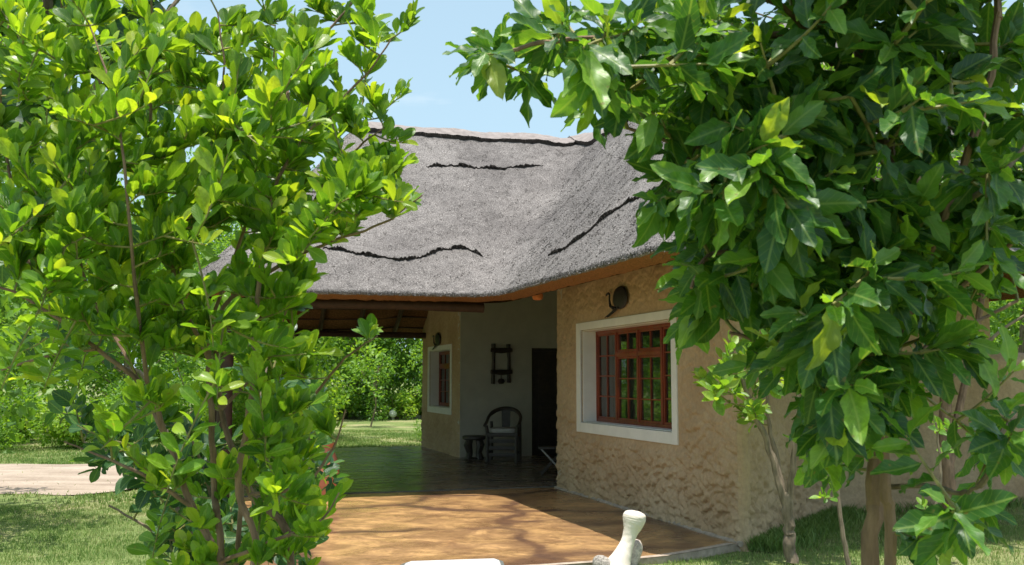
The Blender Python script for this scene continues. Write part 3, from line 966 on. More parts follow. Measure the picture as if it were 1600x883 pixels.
# ------------------------------------------------------------------ windows (frame bars, panes)
def hbox(mb, a0, a1, b0, b1, z0, z1):
    mb.box(HW((a0 + a1) / 2, (b0 + b1) / 2, (z0 + z1) / 2), (a1 - a0, b1 - b0, z1 - z0), axes=(ud, vd))
def window(W_, lights, rows, transom, reveal=.26):
    a0, a1, z0, z1 = opening(W_)
    # surround: white band proud of the wall, slightly hand-made, and white reveals
    sm = MB()
    g = .016
    hbox(sm, W_['a0'], a0, -g, .02, W_['z0'], W_['z1']); hbox(sm, a1, W_['a1'], -g, .02, W_['z0'], W_['z1'])
    hbox(sm, a0, a1, -g, .02, W_['z0'], z0); hbox(sm, a0, a1, -g, .02, z1, W_['z1'])
    r_ = .012
    hbox(sm, a0, a0 + r_, .02, reveal, z0, z1); hbox(sm, a1 - r_, a1, .02, reveal, z0, z1)
    hbox(sm, a0 + r_, a1 - r_, .02, reveal, z0, z0 + r_); hbox(sm, a0 + r_, a1 - r_, .02, reveal, z1 - r_, z1)
    bm = bmesh.new()
    me = sm.mesh('window_surround', M['white'], False)
    surround = link('window_surround', me, house)
    md = surround.modifiers.new('soften', 'BEVEL'); md.width = .008; md.segments = 2; md.limit_method = 'ANGLE'
    a0 += r_; a1 -= r_; z0 += r_; z1 -= r_
    bF, bB = reveal - .055, reveal + .015
    fr = MB(); fo = .04
    hbox(fr, a0, a0 + fo, bF, bB, z0, z1); hbox(fr, a1 - fo, a1, bF, bB, z0, z1)
    hbox(fr, a0 + fo, a1 - fo, bF, bB, z0, z0 + fo); hbox(fr, a0 + fo, a1 - fo, bF, bB, z1 - fo, z1)
    win = link('window', fr.mesh('window', M['wood'], True, .006), house)
    a0 += fo; a1 -= fo; z0 += fo; z1 -= fo
    mw, sw, tw = .05, .028, .016
    n = lights
    lw = (a1 - a0 - mw * (n - 1)) / n
    for i in range(n):
        x0 = a0 + i * (lw + mw); x1 = x0 + lw
        if i < n - 1:
            m_ = MB(); hbox(m_, x1, x1 + mw, bF - .004, bB, z0, z1); m_.build('mullion', M['wood'], win, bevel=.005)
        has_t = i in transom
        zt = z0 + (z1 - z0) * .745
        segs = [(z0, zt - .03, rows - 1), (zt + .03, z1, 1)] if has_t else [(z0, z1, rows)]
        if has_t:
            m_ = MB(); hbox(m_, x0, x1, bF - .004, bB, zt - .03, zt + .03); m_.build('transom', M['wood'], win, bevel=.005)
        for (s0, s1_, nr) in segs:
            # sash
            m_ = MB(); c0, c1 = bF + .008, bB - .012
            hbox(m_, x0, x0 + sw, c0, c1, s0, s1_); hbox(m_, x1 - sw, x1, c0, c1, s0, s1_)
            hbox(m_, x0 + sw, x1 - sw, c0, c1, s0, s0 + sw); hbox(m_, x0 + sw, x1 - sw, c0, c1, s1_ - sw, s1_)
            m_.build('sash', M['wood'], win, bevel=.004)
            ia0, ia1, iz0, iz1 = x0 + sw, x1 - sw, s0 + sw, s1_ - sw
            am = (ia0 + ia1) / 2
            m_ = MB(); hbox(m_, am - tw / 2, am + tw / 2, c0 + .006, c1 - .004, iz0, iz1)
            for k in range(1, nr):
                zk = iz0 + (iz1 - iz0) * k / nr
                hbox(m_, ia0, am - tw / 2, c0 + .008, c1 - .006, zk - tw / 2, zk + tw / 2)
                hbox(m_, am + tw / 2, ia1, c0 + .008, c1 - .006, zk - tw / 2, zk + tw / 2)
            m_.build('glazing_bar', M['wood'], win)
            for k in range(nr):
                for (y0, y1) in ((ia0, am), (am, ia1)):
                    q0 = iz0 + (iz1 - iz0) * k / nr; q1 = iz0 + (iz1 - iz0) * (k + 1) / nr
                    m_ = MB(); bb = (c0 + c1) / 2 + random.uniform(-.001, .001)
                    tl = random.uniform(-.0012, .0012)
                    hbox(m_, y0, y1, bb - .002, bb + .002, q0, q1)
                    m_.v = [(vx + vd.x * tl * (1 if j % 2 else -1), vy + vd.y * tl * (1 if j % 2 else -1), vz) for j, (vx, vy, vz) in enumerate(m_.v)]
                    m_.build('pane', M['glass'], win, smooth=False)
    return win
w1 = window(BW, 4, 4, (1, 2)); w1['label'] = 'wide red wood window with many small panes'
w2 = window(SW, 2, 4, (0, 1)); w2['label'] = 'narrow window seen edge-on past the veranda'
cu = MB()
for (s0, s1_) in ((ho[1] - .50, ho[1] + .05),):
    pts = []
    K = 40
    for i in range(K + 1):
        a = s0 + (s1_ - s0) * i / K
        pts.append((a, .38 + .025 * math.sin(i * 1.3)))
    vs = [HW(a, b, ho[2] - .1) for a, b in pts] + [HW(a, b, ho[3] + .1) for a, b in pts]
    cu.add(vs, [(i, i + 1, K + 2 + i, K + 1 + i) for i in range(K)])
cu.build('reveal_reflection', M['reveal_reflection'], house)  # pale sheet added behind the panes to imitate the reveal's reflection

# ------------------------------------------------------------------ door
dr = MB(); fb_, bb_ = A_ALC + .05, A_ALC + .12
def abox(mb, a0, a1, b0, b1, z0, z1): hbox(mb, a0, a1, b0, b1, z0, z1)
abox(dr, fb_ - .03, bb_ + .03, db0, db0 + .06, .012, dz1); abox(dr, fb_ - .03, bb_ + .03, db1 - .06, db1, .012, dz1); abox(dr, fb_ - .03, bb_ + .03, db0 + .06, db1 - .06, dz1 - .06, dz1)
dr.build('door_frame', M['dark_wood'], house, bevel=.004)
dm = MB(); abox(dm, fb_, bb_ - .02, db0 + .062, db1 - .062, .02, dz1 - .062)
for z0, z1 in ((.2, .95), (1.08, dz1 - .25)):
    for (x0, x1) in ((db0 + .15, (db0 + db1) / 2 - .05), ((db0 + db1) / 2 + .05, db1 - .15)):
        abox(dm, fb_ - .012, fb_, x0, x1, z0, z1)
door = dm.build('door', M['dark_wood'], house, bevel=.004)
hm = MB(); hm.tube([HW(fb_ - .01, db0 + .11, 1.02), HW(fb_ - .06, db0 + .11, 1.02), HW(fb_ - .06, db0 + .22, 1.02)], .01, 8); hm.build('handle', M['iron'], door)

# ------------------------------------------------------------------ low courtyard wall on the right
lo = thing('courtyard_wall', HW(1.95, 4.6), 'low brown adobe courtyard wall running right beyond the house corner', 'wall')
wall('wall_face', HW(2.0, 4.6), HW(2.45, 12.5), 1.68, lo, M['adobe'], amp=.013, ds=.03, nrm=-ud, seed=31, clip=False, thick=.3)
cp = MB(); pp = [HW(2.0 + .45 * k / 30 + .15, 4.6 + 7.9 * k / 30, 1.68 + .02 * math.sin(k)) for k in range(31)]
cp.tube(pp, [.17 + .01 * math.sin(k * 1.7) for k in range(31)], 10); cp.build('coping', M['adobe'], lo)

# ------------------------------------------------------------------ iron birds
def bird(name, a, z, s, label):
    r_ = thing(name, HW(a, -.03, z), label, 'wall ornament', 'iron birds above the windows')
    def Q_(x, y, dd=0): return HW(a - x * s * 1.6, -.035 - dd, z + y * s)    # x to the right of the picture, i.e. towards the near end
    b_ = MB(); vs = []; n1, n2 = 20, 8
    prof = [(0.5, .0), (.46, .20), (.32, .40), (.05, .50), (-.22, .46), (-.42, .30), (-.50, .05), (-.45, -.22), (-.28, -.42), (0, -.48), (.30, -.42), (.46, -.22)]
    sm_ = cat(prof + [prof[0]], 3)[:-1]
    n1 = len(sm_)
    for j in range(n2 + 1):
        ph = j / n2 * math.pi / 2
        for (x, y) in sm_:
            vs.append(Q_(x * math.cos(ph) * 1.0 + .05, y * math.cos(ph) * 1.05, .12 * s * math.sin(ph)))
    fs = [(j * n1 + k, j * n1 + (k + 1) % n1, (j + 1) * n1 + (k + 1) % n1, (j + 1) * n1 + k) for j in range(n2) for k in range(n1)]
    b_.add(vs, fs); b_.build('body', M['iron'], r_)
    nk = MB(); nk.tube([Q_(-.30, -.42, .02), Q_(-.56, -.30, .02), Q_(-.62, 0, .02), Q_(-.60, .22, .02), Q_(-.70, .30, .02), Q_(-.82, .26, .02), Q_(-.90, .18, .02)], [.09 * s, .06 * s, .045 * s, .045 * s, .055 * s, .05 * s, .012 * s], 8); nk.build('neck', M['iron'], r_)
    for dx in (0, .18):
        lg = MB(); lg.tube([Q_(-.15 + dx, -.42, .02), Q_(-.50 + dx, -.60, .02), Q_(-.85 + dx, -.74, .02), Q_(-.98 + dx, -.78, .02)], [.045 * s, .035 * s, .03 * s, .02 * s], 7); lg.build('leg', M['iron'], r_)
ba, bz = hit_b(972, 466, 0); bird('iron_bird', ba, bz, .27, 'black bird ornament on the ochre wall above the big window')
ba, bz = hit_b(686, 530, 0.0); bird('iron_bird', ba, bz, .27, 'black bird ornament above the far narrow window past the veranda')

# ------------------------------------------------------------------ wooden rack on the alcove wall
def AL(px, py, off=0.05):
    b_, z_ = hit_a(px, py, A_ALC - off); return HW(A_ALC - off, b_, z_)
rk = thing('wall_rack', AL(783, 600), 'dark wooden ladder-like rack hanging on the pale alcove wall', 'rack')
for (x0, y0, x1, y1) in ((771, 537, 770, 600), (794, 538, 795, 598)):
    m_ = MB(); m_.tube([AL(x0, y0), AL((x0 + x1) / 2 + .8, y0 * .6 + y1 * .4), AL(x1, y1)], [.045, .03, .04], 8); m_.build('upright', M['dark_wood'], rk)
for y in (547, 581):
    m_ = MB(); m_.tube([AL(767, y, .08), AL(783, y + 1, .08), AL(800, y, .08)], [.04, .055, .04], 8); m_.build('crossbar', M['dark_wood'], rk)
m_ = MB(); m_.tube([AL(783, 581, .08), AL(783, 592, .08)], .008, 6); m_.build('cord', M['dark_wood'], rk)
c_ = AL(783, 596, .10); m_ = MB(); m_.lathe(c_, [(.01, -.055), (.05, -.045), (.075, 0), (.05, .045), (.01, .055)], 14); m_.build('gourd', M['dark_wood'], rk)

# ------------------------------------------------------------------ chair, stools
def transform(mb, M4): mb.v = [tuple(M4 @ Vector(v)) for v in mb.v]
def armchair(loc, rz, label):
    r_ = thing('armchair', loc, label, 'chair', None, rz)
    def part(name, mb, mat, parent=r_, **k):
        return link(name, mb.mesh(name, mat, True, k.get('bevel', 0)), parent, local=True)
    for sx, sy in ((-1, -1), (1, -1), (-1, 1), (1, 1)):
        m_ = MB(); top = .72 if sy > 0 else .66
        m_.tube([(sx * .27, sy * .23, 0), (sx * .265, sy * .225, .48), (sx * (.27 if sy > 0 else .29), sy * .225, top)], [.034, .038, .03], 8); part('leg', m_, M['chair_wood'])
    m_ = MB(); m_.box((0, 0, .49), (.60, .52, .07)); st_ = part('seat', m_, M['chair_wood'], bevel=.012)
    m_ = MB(); K = 14
    for z, rr in ((.526, .95), (.545, 1.0), (.60, .97), (.62, .8)):
        for k in range(K * 2):
            a = math.pi * k / K
            ca, sa = math.cos(a), math.sin(a)
            m_.v.append((.255 * rr * math.copysign(abs(ca) ** .45, ca), .22 * rr * math.copysign(abs(sa) ** .45, sa), z))
    m_.f = [(i * 28 + k, i * 28 + (k + 1) % 28, (i + 1) * 28 + (k + 1) % 28, (i + 1) * 28 + k) for i in range(3) for k in range(28)] + [tuple(84 + k for k in range(28))]
    part('cushion', m_, M['cushion'], parent=st_)
    pts = [(-.31, -.28, .66), (-.31, -.05, .72)] + [(.31 * -math.cos(t_), .05 + .27 * math.sin(t_), .76 + .20 * math.sin(t_)) for t_ in np.linspace(.15, math.pi - .15, 13)] + [(.31, -.05, .72), (.31, -.28, .66)]
    m_ = MB(); m_.tube(pts, [.03] * 4 + [.038] * (len(pts) - 8) + [.03] * 4, 8); part('arm_rail', m_, M['chair_wood'])
    m_ = MB(); m_.add([(-.07, .25, .45), (.07, .25, .45), (.085, .30, .93), (-.085, .30, .93), (-.07, .27, .45), (.07, .27, .45), (.085, .32, .93), (-.085, .32, .93)], [(0, 1, 2, 3), (7, 6, 5, 4), (0, 4, 5, 1), (1, 5, 6, 2), (2, 6, 7, 3), (3, 7, 4, 0)]); part('back_splat', m_, M['dark_wood'])
    for z in (.13, .25, .38):
        m_ = MB(); m_.box((0, -.228, z), (.50, .03, .065)); part('stretcher', m_, M['chair_wood'], bevel=.004)
    for sx in (-1, 1):
        m_ = MB(); m_.box((sx * .266, 0, .16), (.025, .42, .035)); part('stretcher', m_, M['chair_wood'], bevel=.004)
ch = gnd(787, 722); armchair((ch.x, ch.y + .05, .012), R(-8), 'dark horseshoe-backed armchair with grey cushion in the veranda alcove')
sp = gnd(741, 719)
r_ = thing('stool', (sp.x, sp.y, .012), 'small dark carved wooden stool left of the armchair', 'stool')
m_ = MB(); m_.lathe((sp.x, sp.y, .40), [(.19, -.02), (.225, .0), (.225, .05), (.19, .06)], 22); m_.build('seat', M['chair_wood'], r_)
for k in range(4):
    a = math.pi / 4 + k * math.pi / 2; c_, s_ = math.cos(a), math.sin(a)
    m_ = MB(); m_.tube([(sp.x + c_ * .11, sp.y + s_ * .11, .41), (sp.x + c_ * .17, sp.y + s_ * .17, .28), (sp.x + c_ * .12, sp.y + s_ * .12, .14), (sp.x + c_ * .16, sp.y + s_ * .16, .012)], [.06, .075, .055, .065], 8); m_.build('leg', M['chair_wood'], r_)
m_ = MB(); m_.lathe((sp.x, sp.y, .012), [(.17, 0), (.18, .02), (.15, .04)], 18); m_.build('base', M['chair_wood'], r_)
sp = gnd(864, 742)
r_ = thing('side_table', (sp.x, sp.y, .012), 'low dark folding side table half hidden at the near wall corner', 'table')
m_ = MB(); m_.box((sp.x, sp.y, .43), (.46, .40, .03)); m_.build('tabletop', M['chair_wood'], r_, bevel=.006)
for sy in (-1, 1):
    for sx in (-1, 1):
        m_ = MB(); m_.tube([(sp.x - sx * .19, sp.y + sy * (.16 + .01 * sx), .415), (sp.x + sx * .19, sp.y + sy * (.16 + .01 * sx), .012)], .014, 7); m_.build('leg', M['cushion'] if sx > 0 and sy < 0 else M['chair_wood'], r_)

# orange clay lamp hanging under the eave at the inner corner
hp = at(840, 462, 13.4)
r_ = thing('hanging_lamp', hp, 'small round orange clay lamp hanging under the eave by the inner corner', 'lamp')
m_ = MB(); m_.lathe(hp, [(.02, .07), (.055, .05), (.075, 0), (.06, -.05), (.03, -.06)], 16); m_.build('lamp_shade', M['orange'], r_)
m_ = MB(); m_.tube([hp + Vector((0, 0, .06)), hp + Vector((0, 0, .35))], .006, 6); m_.build('cord', M['iron'], r_)

# ------------------------------------------------------------------ terracotta urn with plant (plant added with the trees)
up = gnd(506, 778)
urn = thing('terracotta_urn', (up.x, up.y, 0), 'tall terracotta urn standing at the left edge of the veranda', 'pot')
m_ = MB(); m_.lathe((up.x, up.y, 0), [(.11, 0), (.12, .02), (.16, .14), (.19, .30), (.185, .42), (.145, .54), (.115, .60), (.10, .64), (.125, .68), (.13, .70), (.105, .70), (.09, .64)], 28); m_.build('vessel', M['clay'], urn)
m_ = MB(); m_.lathe((up.x, up.y, .655), [(.098, 0), (.05, .008)], 18); m_.build('soil', M['soil'], urn)
u2 = gnd(470, 768)
urn2 = thing('terracotta_bowl', (u2.x, u2.y, 0), 'low pink terracotta bowl beside the tall urn', 'pot')
m_ = MB(); m_.lathe((u2.x, u2.y, 0), [(.14, 0), (.16, .02), (.24, .2), (.27, .34), (.29, .36), (.29, .39), (.25, .39), (.22, .3)], 26); m_.build('vessel', M['clay'], urn2)
m_ = MB(); m_.lathe((u2.x, u2.y, .33), [(.235, 0), (.1, .012)], 18); m_.build('soil', M['soil'], urn2)

# ------------------------------------------------------------------ bones at the patio's front edge
bp = gnd(962, 893, GZ)
def fat(pts, rad, n=18, nseed=0, name='shaft', mat=None, parent=None, sq=None):
    P = cat(pts, 6); Rr = cat([(r,) for r in rad], 6)
    mb = MB(); mb.tube([Vector(p) for p in P], [float(r[0]) for r in Rr], n)
    rr = random.Random(nseed)
    mb.v = [(x + rr.uniform(-.0025, .0025), y + rr.uniform(-.0025, .0025), z + rr.uniform(-.0025, .0025)) for x, y, z in mb.v]
    o = mb.build(name, mat, parent)
    md = o.modifiers.new('soft', 'SUBSURF'); md.levels = 1; md.render_levels = 1
    return o
D0 = bp.y
bone = thing('large_bone', bp, 'big bleached white leg bone leaning upright at the front of the patio', 'bone')
fat([at(963, 892, D0), at(972, 869, D0 + .02), at(980, 848, D0 + .04), at(985, 832, D0 + .05), at(989.5, 817, D0 + .06), at(991.5, 807, D0 + .065), at(992.5, 801, D0 + .068), at(993, 798, D0 + .07)],
    [.125, .080, .058, .062, .090, .097, .078, .03], name='shaft', mat=M['bone'], parent=bone, nseed=3)
fat([at(950, 889, D0 - .02), at(940, 882, D0 - .03), at(934, 876, D0 - .02), at(930, 872, D0)], [.07, .075, .06, .02], name='broken_joint', mat=M['bone_rough'], parent=bone, nseed=4)
b2 = thing('bone_fragment', gnd(990, 893, GZ), 'flat worn bone fragment propped behind the big white bone', 'bone')
fat([at(980, 888, D0 + .16), at(988, 868, D0 + .18), at(994, 852, D0 + .2), at(997, 843, D0 + .21)], [.065, .07, .06, .02], name='shaft', mat=simple('weathered_bone', (.55, .46, .40), .85, .4, 35, .9), parent=b2, nseed=5)

# pale slab at the bottom of the frame
sl_ = [gnd(x, y, 0.0) for x, y in ((640, 885), (774, 880.5), (783, 884), (785, 890), (784, 897), (628, 899), (630, 889))]
bm = bmesh.new(); f = bm.faces.new([bm.verts.new((p.x, p.y, .045)) for p in sl_]); bmesh.ops.recalc_face_normals(bm, faces=bm.faces)
ex = bmesh.ops.extrude_face_region(bm, geom=[f])
for v in [g for g in ex['geom'] if isinstance(g, bmesh.types.BMVert)]: v.co.z -= .085
bmesh.ops.recalc_face_normals(bm, faces=bm.faces)
bmesh.ops.bevel(bm, geom=[e for e in bm.edges if abs(e.verts[0].co.z - e.verts[1].co.z) < .001 and e.verts[0].co.z > 0], offset=.02, segments=1, affect='EDGES')
me = bpy.data.meshes.new('stone_slab'); bm.to_mesh(me); bm.free(); me.materials.append(M['slab']); me.materials.append(M['slab_edge'])
slab_o = link('stone_slab', me)
cc = sum(sl_, Vector()) / len(sl_)
rm = MB(); q_ = [cc + (p - cc) * 1.05 for p in sl_]; k_ = len(q_)
rm.add([(p.x, p.y, -.04) for p in q_] + [(p.x, p.y, .036) for p in q_], [tuple(range(k_, 2 * k_))] + [(i, (i + 1) % k_, k_ + (i + 1) % k_, k_ + i) for i in range(k_)])
rm.build('rim', M['slab_edge'], slab_o, bevel=.006)
tag(slab_o, 'pale grey slab with dark rim lying at the front edge of the patio', 'slab')

# ------------------------------------------------------------------ garden things beyond the veranda
p_ = gnd(614, 656, GZ)
r_ = thing('garden_globe', p_, 'small white globe lamp on the far lawn edge', 'lamp')
m_ = MB(); m_.lathe(p_, [(.05, 0), (.06, .03), (.05, .10)], 12); m_.build('stem', M['stone'], r_)
m_ = MB(); m_.lathe(p_ + Vector((0, 0, .24)), [(.16 * math.sin(t_) + .001, -.16 * math.cos(t_)) for t_ in np.linspace(0, math.pi, 12)], 18); m_.build('globe', M['globe'], r_)
eg = thing('lawn_edging', gnd(600, 653.5, GZ), 'low grey stone edging along the far side of the lawn', 'edging')
x = -120
while x < 668:
    wpx = random.uniform(8, 13)
    q0, q1 = gnd(x, 654.5 + .0 * x, GZ), gnd(x + wpx - .8, 654.5, GZ)
    m_ = MB(); m_.box(((q0.x + q1.x) / 2, q0.y + random.uniform(-.05, .05), GZ + .06), ((q1.x - q0.x), .22, .16 + random.uniform(-.03, .03)))
    m_.build('stone', M['stone'], eg, bevel=.03)
    x += wpx

#PLANTS
exec_marker = 1
# ------------------------------------------------------------------ leaves
def leaf_template(kind, rows=5, cols=2, seed=0):
    """unit leaf: base at origin, runs along +y to y=1, normal +z. returns V, Q, UV"""
    r_ = random.Random(seed)
    V, U = [], []
    fold = r_.uniform(.12, .32); curl = r_.uniform(-.15, .38); tw = r_.uniform(-.35, .35); bend = r_.uniform(-.12, .12)
    n2 = cols * 2 + 1
    for i in range(rows + 1):
        t_ = math.sin(math.pi / 2 * i / rows) if kind == 'obovate' else i / rows
        if kind == 'obovate': wd = .245 * (max(0, math.sin(math.pi * min(1, t_ ** 1.45))) ** .62) if 0 < t_ < 1 else 0.008
        elif kind == 'broad': wd = .205 * (math.sin(math.pi * t_ ** .92) ** .72) * (1 + .10 * math.sin(t_ * 19 + seed) ) if 0 < t_ < 1 else 0.006
        elif kind == 'lance': wd = .16 * (math.sin(math.pi * t_ ** .8) ** .9) if 0 < t_ < 1 else 0.005
        else: wd = .30 * (math.sin(math.pi * t_ ** .9) ** .7) if 0 < t_ < 1 else 0.005
        for j in range(n2):
            s_ = (j / (n2 - 1)) * 2 - 1
            x = s_ * wd; z = abs(s_) * wd * fold * 1.6 - curl * (t_ ** 2) * .6 + curl * .2 * t_
            if kind == 'broad':
                z += .045 * math.sin(t_ * 15 + seed * 2.1 + (2 if s_ > 0 else 0)) * abs(s_)
                if 0 < t_ < 1: x *= 1 + .10 * math.sin(t_ * 13 + seed + (1.3 if s_ > 0 else 0)) * abs(s_)
            else: z += .02 * math.sin(t_ * 8 + seed + s_ * 2) * abs(s_)
            an = tw * t_
            V.append((x * math.cos(an) - z * math.sin(an) + bend * t_ * t_, t_ * (1 - .12 * curl * t_), x * math.sin(an) + z * math.cos(an)))
            U.append((s_ * wd * 3.3, t_))
    Q = [(i * n2 + j, i * n2 + j + 1, (i + 1) * n2 + j + 1, (i + 1) * n2 + j) for i in range(rows) for j in range(n2 - 1)]
    return np.array(V), np.array(Q), np.array(U)
def frames(D, Nn):
    """columns: side, along, normal"""
    D = D / (np.linalg.norm(D, axis=1)[:, None] + 1e-9)
    X = np.cross(D, Nn); X /= np.linalg.norm(X, axis=1)[:, None] + 1e-9
    Z = np.cross(X, D)
    return np.stack([X, D, Z], 2)
def leaf_cloud(name, P, D, Nn, size, tint, kind, mat, parent, rows=4, cols=1, variants=6):
    if len(P) == 0: return None
    F3 = frames(D, Nn)
    which = rng.integers(0, variants, len(P))
    Vs, Qs, Us, Ts = [], [], [], []; off = 0
    for k in range(variants):
        V, Q, U = leaf_template(kind, rows, cols, k * 7 + 1)
        m_ = which == k; n = m_.sum()
        if not n: continue
        W_ = np.einsum('nij,vj->nvi', F3[m_], V) * size[m_][:, None, None] + P[m_][:, None, :]
        Vs.append(W_.reshape(-1, 3))
        Qs.append((Q[None] + (np.arange(n) * len(V))[:, None, None] + off).reshape(-1, 4))
        Us.append(np.tile(U, (n, 1))); Ts.append(np.repeat(tint[m_], len(V)))
        off += n * len(V)
    o = link(name, np_mesh(name, np.concatenate(Vs), np.concatenate(Qs), mat, np.concatenate(Ts), np.concatenate(Us)), parent)
    o['kind'] = 'stuff'
    return o
LEAFCACHE = {}
def leaf_meshes(kind, mat, rows, cols, tints=6, variants=7):
    key = (kind, mat.name, rows, cols)
    if key not in LEAFCACHE:
        L = []
        for ti in range(tints):
            row = []
            for k in range(variants):
                V, Q, U = leaf_template(kind, rows, cols, k * 7 + 1)
                row.append(np_mesh('leaf', V, Q, mat, np.full(len(V), (ti + .5) / tints), U))
            L.append(row)
        LEAFCACHE[key] = L
    return LEAFCACHE[key]
def single_leaves(P, D, Nn, size, tint, kind, mat, parent, rows=7, cols=2):
    L = leaf_meshes(kind, mat, rows, cols)
    F3 = frames(D, Nn)
    inv = Vector(parent.location)
    for i in range(len(P)):
        me = L[min(int(tint[i] * len(L)), len(L) - 1)][int(rng.integers(0, 7))]
        o = bpy.data.objects.new('leaf', me)
        COL.objects.link(o)
        o.parent = parent
        Mx = Matrix([[F3[i][r][c] * size[i] for c in range(3)] + [P[i][r] - inv[r]] for r in range(3)] + [[0, 0, 0, 1]])
        o.matrix_local = Mx
class Tree:
    def __init__(s, name, base, label, cat_, group=None):
        s.root = thing(name, base, label, cat_, group)
        s.base = Vector(base)
        s.nodes = []           # points on branches with radius
        s.P, s.D, s.N, s.S, s.T = [], [], [], [], []
        s.twigs = MB()
    def branch(s, pts, r0, r1, mat, name='branch', n=8, build=True):
        P = [Vector(p) for p in cat([tuple(p) for p in pts], 5)]
        k = len(P)
        P = [p + Vector((random.uniform(-1, 1), random.uniform(-1, 1), random.uniform(-1, 1))) * r0 * .25 * (0 < i < k - 1) for i, p in enumerate(P)]
        rad = [(r0 + (r1 - r0) * (i / (k - 1))) * random.uniform(.92, 1.08) for i in range(k)]
        if build:
            m_ = MB(); m_.tube(P, rad, n); m_.build(name, mat, s.root)
        else: s.twigs.tube(P, rad, 5, cap=False)
        s.nodes += list(zip(P, rad))
    def twig(s, end, leafn, lsize, up=.5, droop=0.0, tipt=.75, inner=.35, tipcluster=False, maxd=1.0, rad=.004, rlat=.9, face=.35, hz_=1.0):
        NP = s._np
        d2 = (((NP - np.array(end)) * [1, 1, hz_]) ** 2).sum(1)
        # prefer attaching below the tip
        d2 = d2 + np.where(NP[:, 2] > end[2], .12 * (maxd ** 2), 0)
        i = int(np.argmin(d2)); st = Vector(NP[i]); end = Vector(end)
        L = (end - st).length
        if L < .03: return
        if L > maxd:
            st = end + (st - end).normalized() * maxd; L = maxd
        mid = (st + end) / 2 + Vector((random.uniform(-.1, .1), random.uniform(-.1, .1), random.uniform(-.12, .04))) * L
        pts = []
        K = 6
        for j in range(K + 1):
            t_ = j / K; pts.append(st * (1 - t_) ** 2 + mid * 2 * t_ * (1 - t_) + end * t_ * t_)
        s.twigs.tube(pts, [rad * (1.3 - .8 * j / K) for j in range(K + 1)], 5, cap=False)
        s._np = np.vstack([s._np, [tuple(pts[2]), tuple(pts[3]), tuple(pts[4])]])
        ph = random.uniform(0, 6.28)
        for q in range(leafn):
            t_ = 1 - (q / leafn) ** (1.0 if not tipcluster else 1.5) * min(.85, leafn * lsize * (.30 if not tipcluster else .16) / max(L, .01))
            p = st * (1 - t_) ** 2 + mid * 2 * t_ * (1 - t_) + end * t_ * t_
            tg = (st * -2 * (1 - t_) + mid * 2 * (1 - 2 * t_) + end * 2 * t_)
            if tg.length < 1e-6: tg = Vector((0, 0, 1))
            tg.normalize()
            a = ph + q * 2.4 + random.uniform(-.5, .5)
            o1 = tg.orthogonal().normalized(); o2 = tg.cross(o1)
            lat = o1 * math.cos(a) + o2 * math.sin(a)
            D_ = tg * (.55 if q else 1.0) + lat * rlat * (1 if q else .15) + Vector((0, 0, up - droop)) + Vector([random.uniform(-.25, .25) for _ in range(3)])
            N_ = Vector((random.uniform(-1, 1), random.uniform(-1, 1) - face * 1.2, random.uniform(-.2, 1) + .55)) + lat * -.3
            s.P.append(tuple(p + lat * rad)); s.D.append(tuple(D_)); s.N.append(tuple(N_))
            s.S.append(lsize * (random.choice((.5, .72, .85, .95, 1.0, 1.08, 1.2)) * random.uniform(.9, 1.1)) * (.78 if q == 0 else 1))
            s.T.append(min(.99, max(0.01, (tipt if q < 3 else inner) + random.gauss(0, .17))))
    def tips(s, rmax, leafn, lsize, reach):
        s.prep()
        for p, r_ in s.nodes:
            if r_ < rmax and p.z > 1.9 and random.random() < .75:
                s.twig(p + Vector((random.uniform(-1, 1) * reach, random.uniform(-1, 1) * reach, random.uniform(.3, 1.4) * reach)), leafn, lsize, up=.9, face=.5, tipt=.8, inner=.5, maxd=.3, rad=.002, rlat=.75)
    def prep(s): s._np = np.array([tuple(p) for p, r in s.nodes])
    def finish(s, kind, mat, twigmat, nsingle=300, rows=8, cols=2, crows=4, ccols=1, inframe=True):
        P, D, Nn, Sz, T = map(np.array, (s.P, s.D, s.N, s.S, s.T))
        if len(s.twigs.v):
            o = s.twigs.build('twigs', twigmat, s.root); o['kind'] = 'stuff'
        sel = np.zeros(len(P), bool)
        if nsingle:
            y, z = P[:, 1], P[:, 2] - CAMH
            f_ = y * CP + z * SP; px = CX + F * P[:, 0] / f_; py = CY - F * (-y * SP + z * CP) / f_
            score = Sz / f_ * ((px > -10) & (px < 1610) & (py > -10) & (py < 893)) + 1e-6 * Sz
            # leaves already screened by nearer ones show less: coarse depth grid
            cell = {}
            order = np.argsort(f_)
            for i in order:
                k = (int(px[i] // 26), int(py[i] // 26)); c = cell.get(k, 0); cell[k] = c + 1
                score[i] *= .72 ** c
            sel[np.argsort(-score)[:nsingle]] = True
            single_leaves(P[sel], D[sel], Nn[sel], Sz[sel], T[sel], kind, mat, s.root, rows, cols)
        leaf_cloud('foliage', P[~sel], D[~sel], Nn[~sel], Sz[~sel], T[~sel], kind, mat, s.root, crows, ccols)
def blobs(tree, L, d0, dspread, leafn, lsize, dens, **kw):
    if not hasattr(tree, '_np'): tree.prep()
    for (x, y, rx, ry, w_) in L:
        n = max(1, int(rx * ry * 3.14 / 10000 * dens * w_))
        for _ in range(n):
            a = random.uniform(0, 6.283); r_ = math.sqrt(random.random()) * .95
            px, py = x + rx * r_ * math.cos(a), y + ry * r_ * math.sin(a)
            d = d0 + random.gauss(0, dspread) if random.random() < .8 else d0 + random.uniform(-1.5, 1.5) * dspread
            d = min(max(d, d0 - 1.8 * dspread), d0 + 2 * dspread)
            tree.twig(at(px, py, d), leafn + random.randint(-2, 2), lsize, **kw)

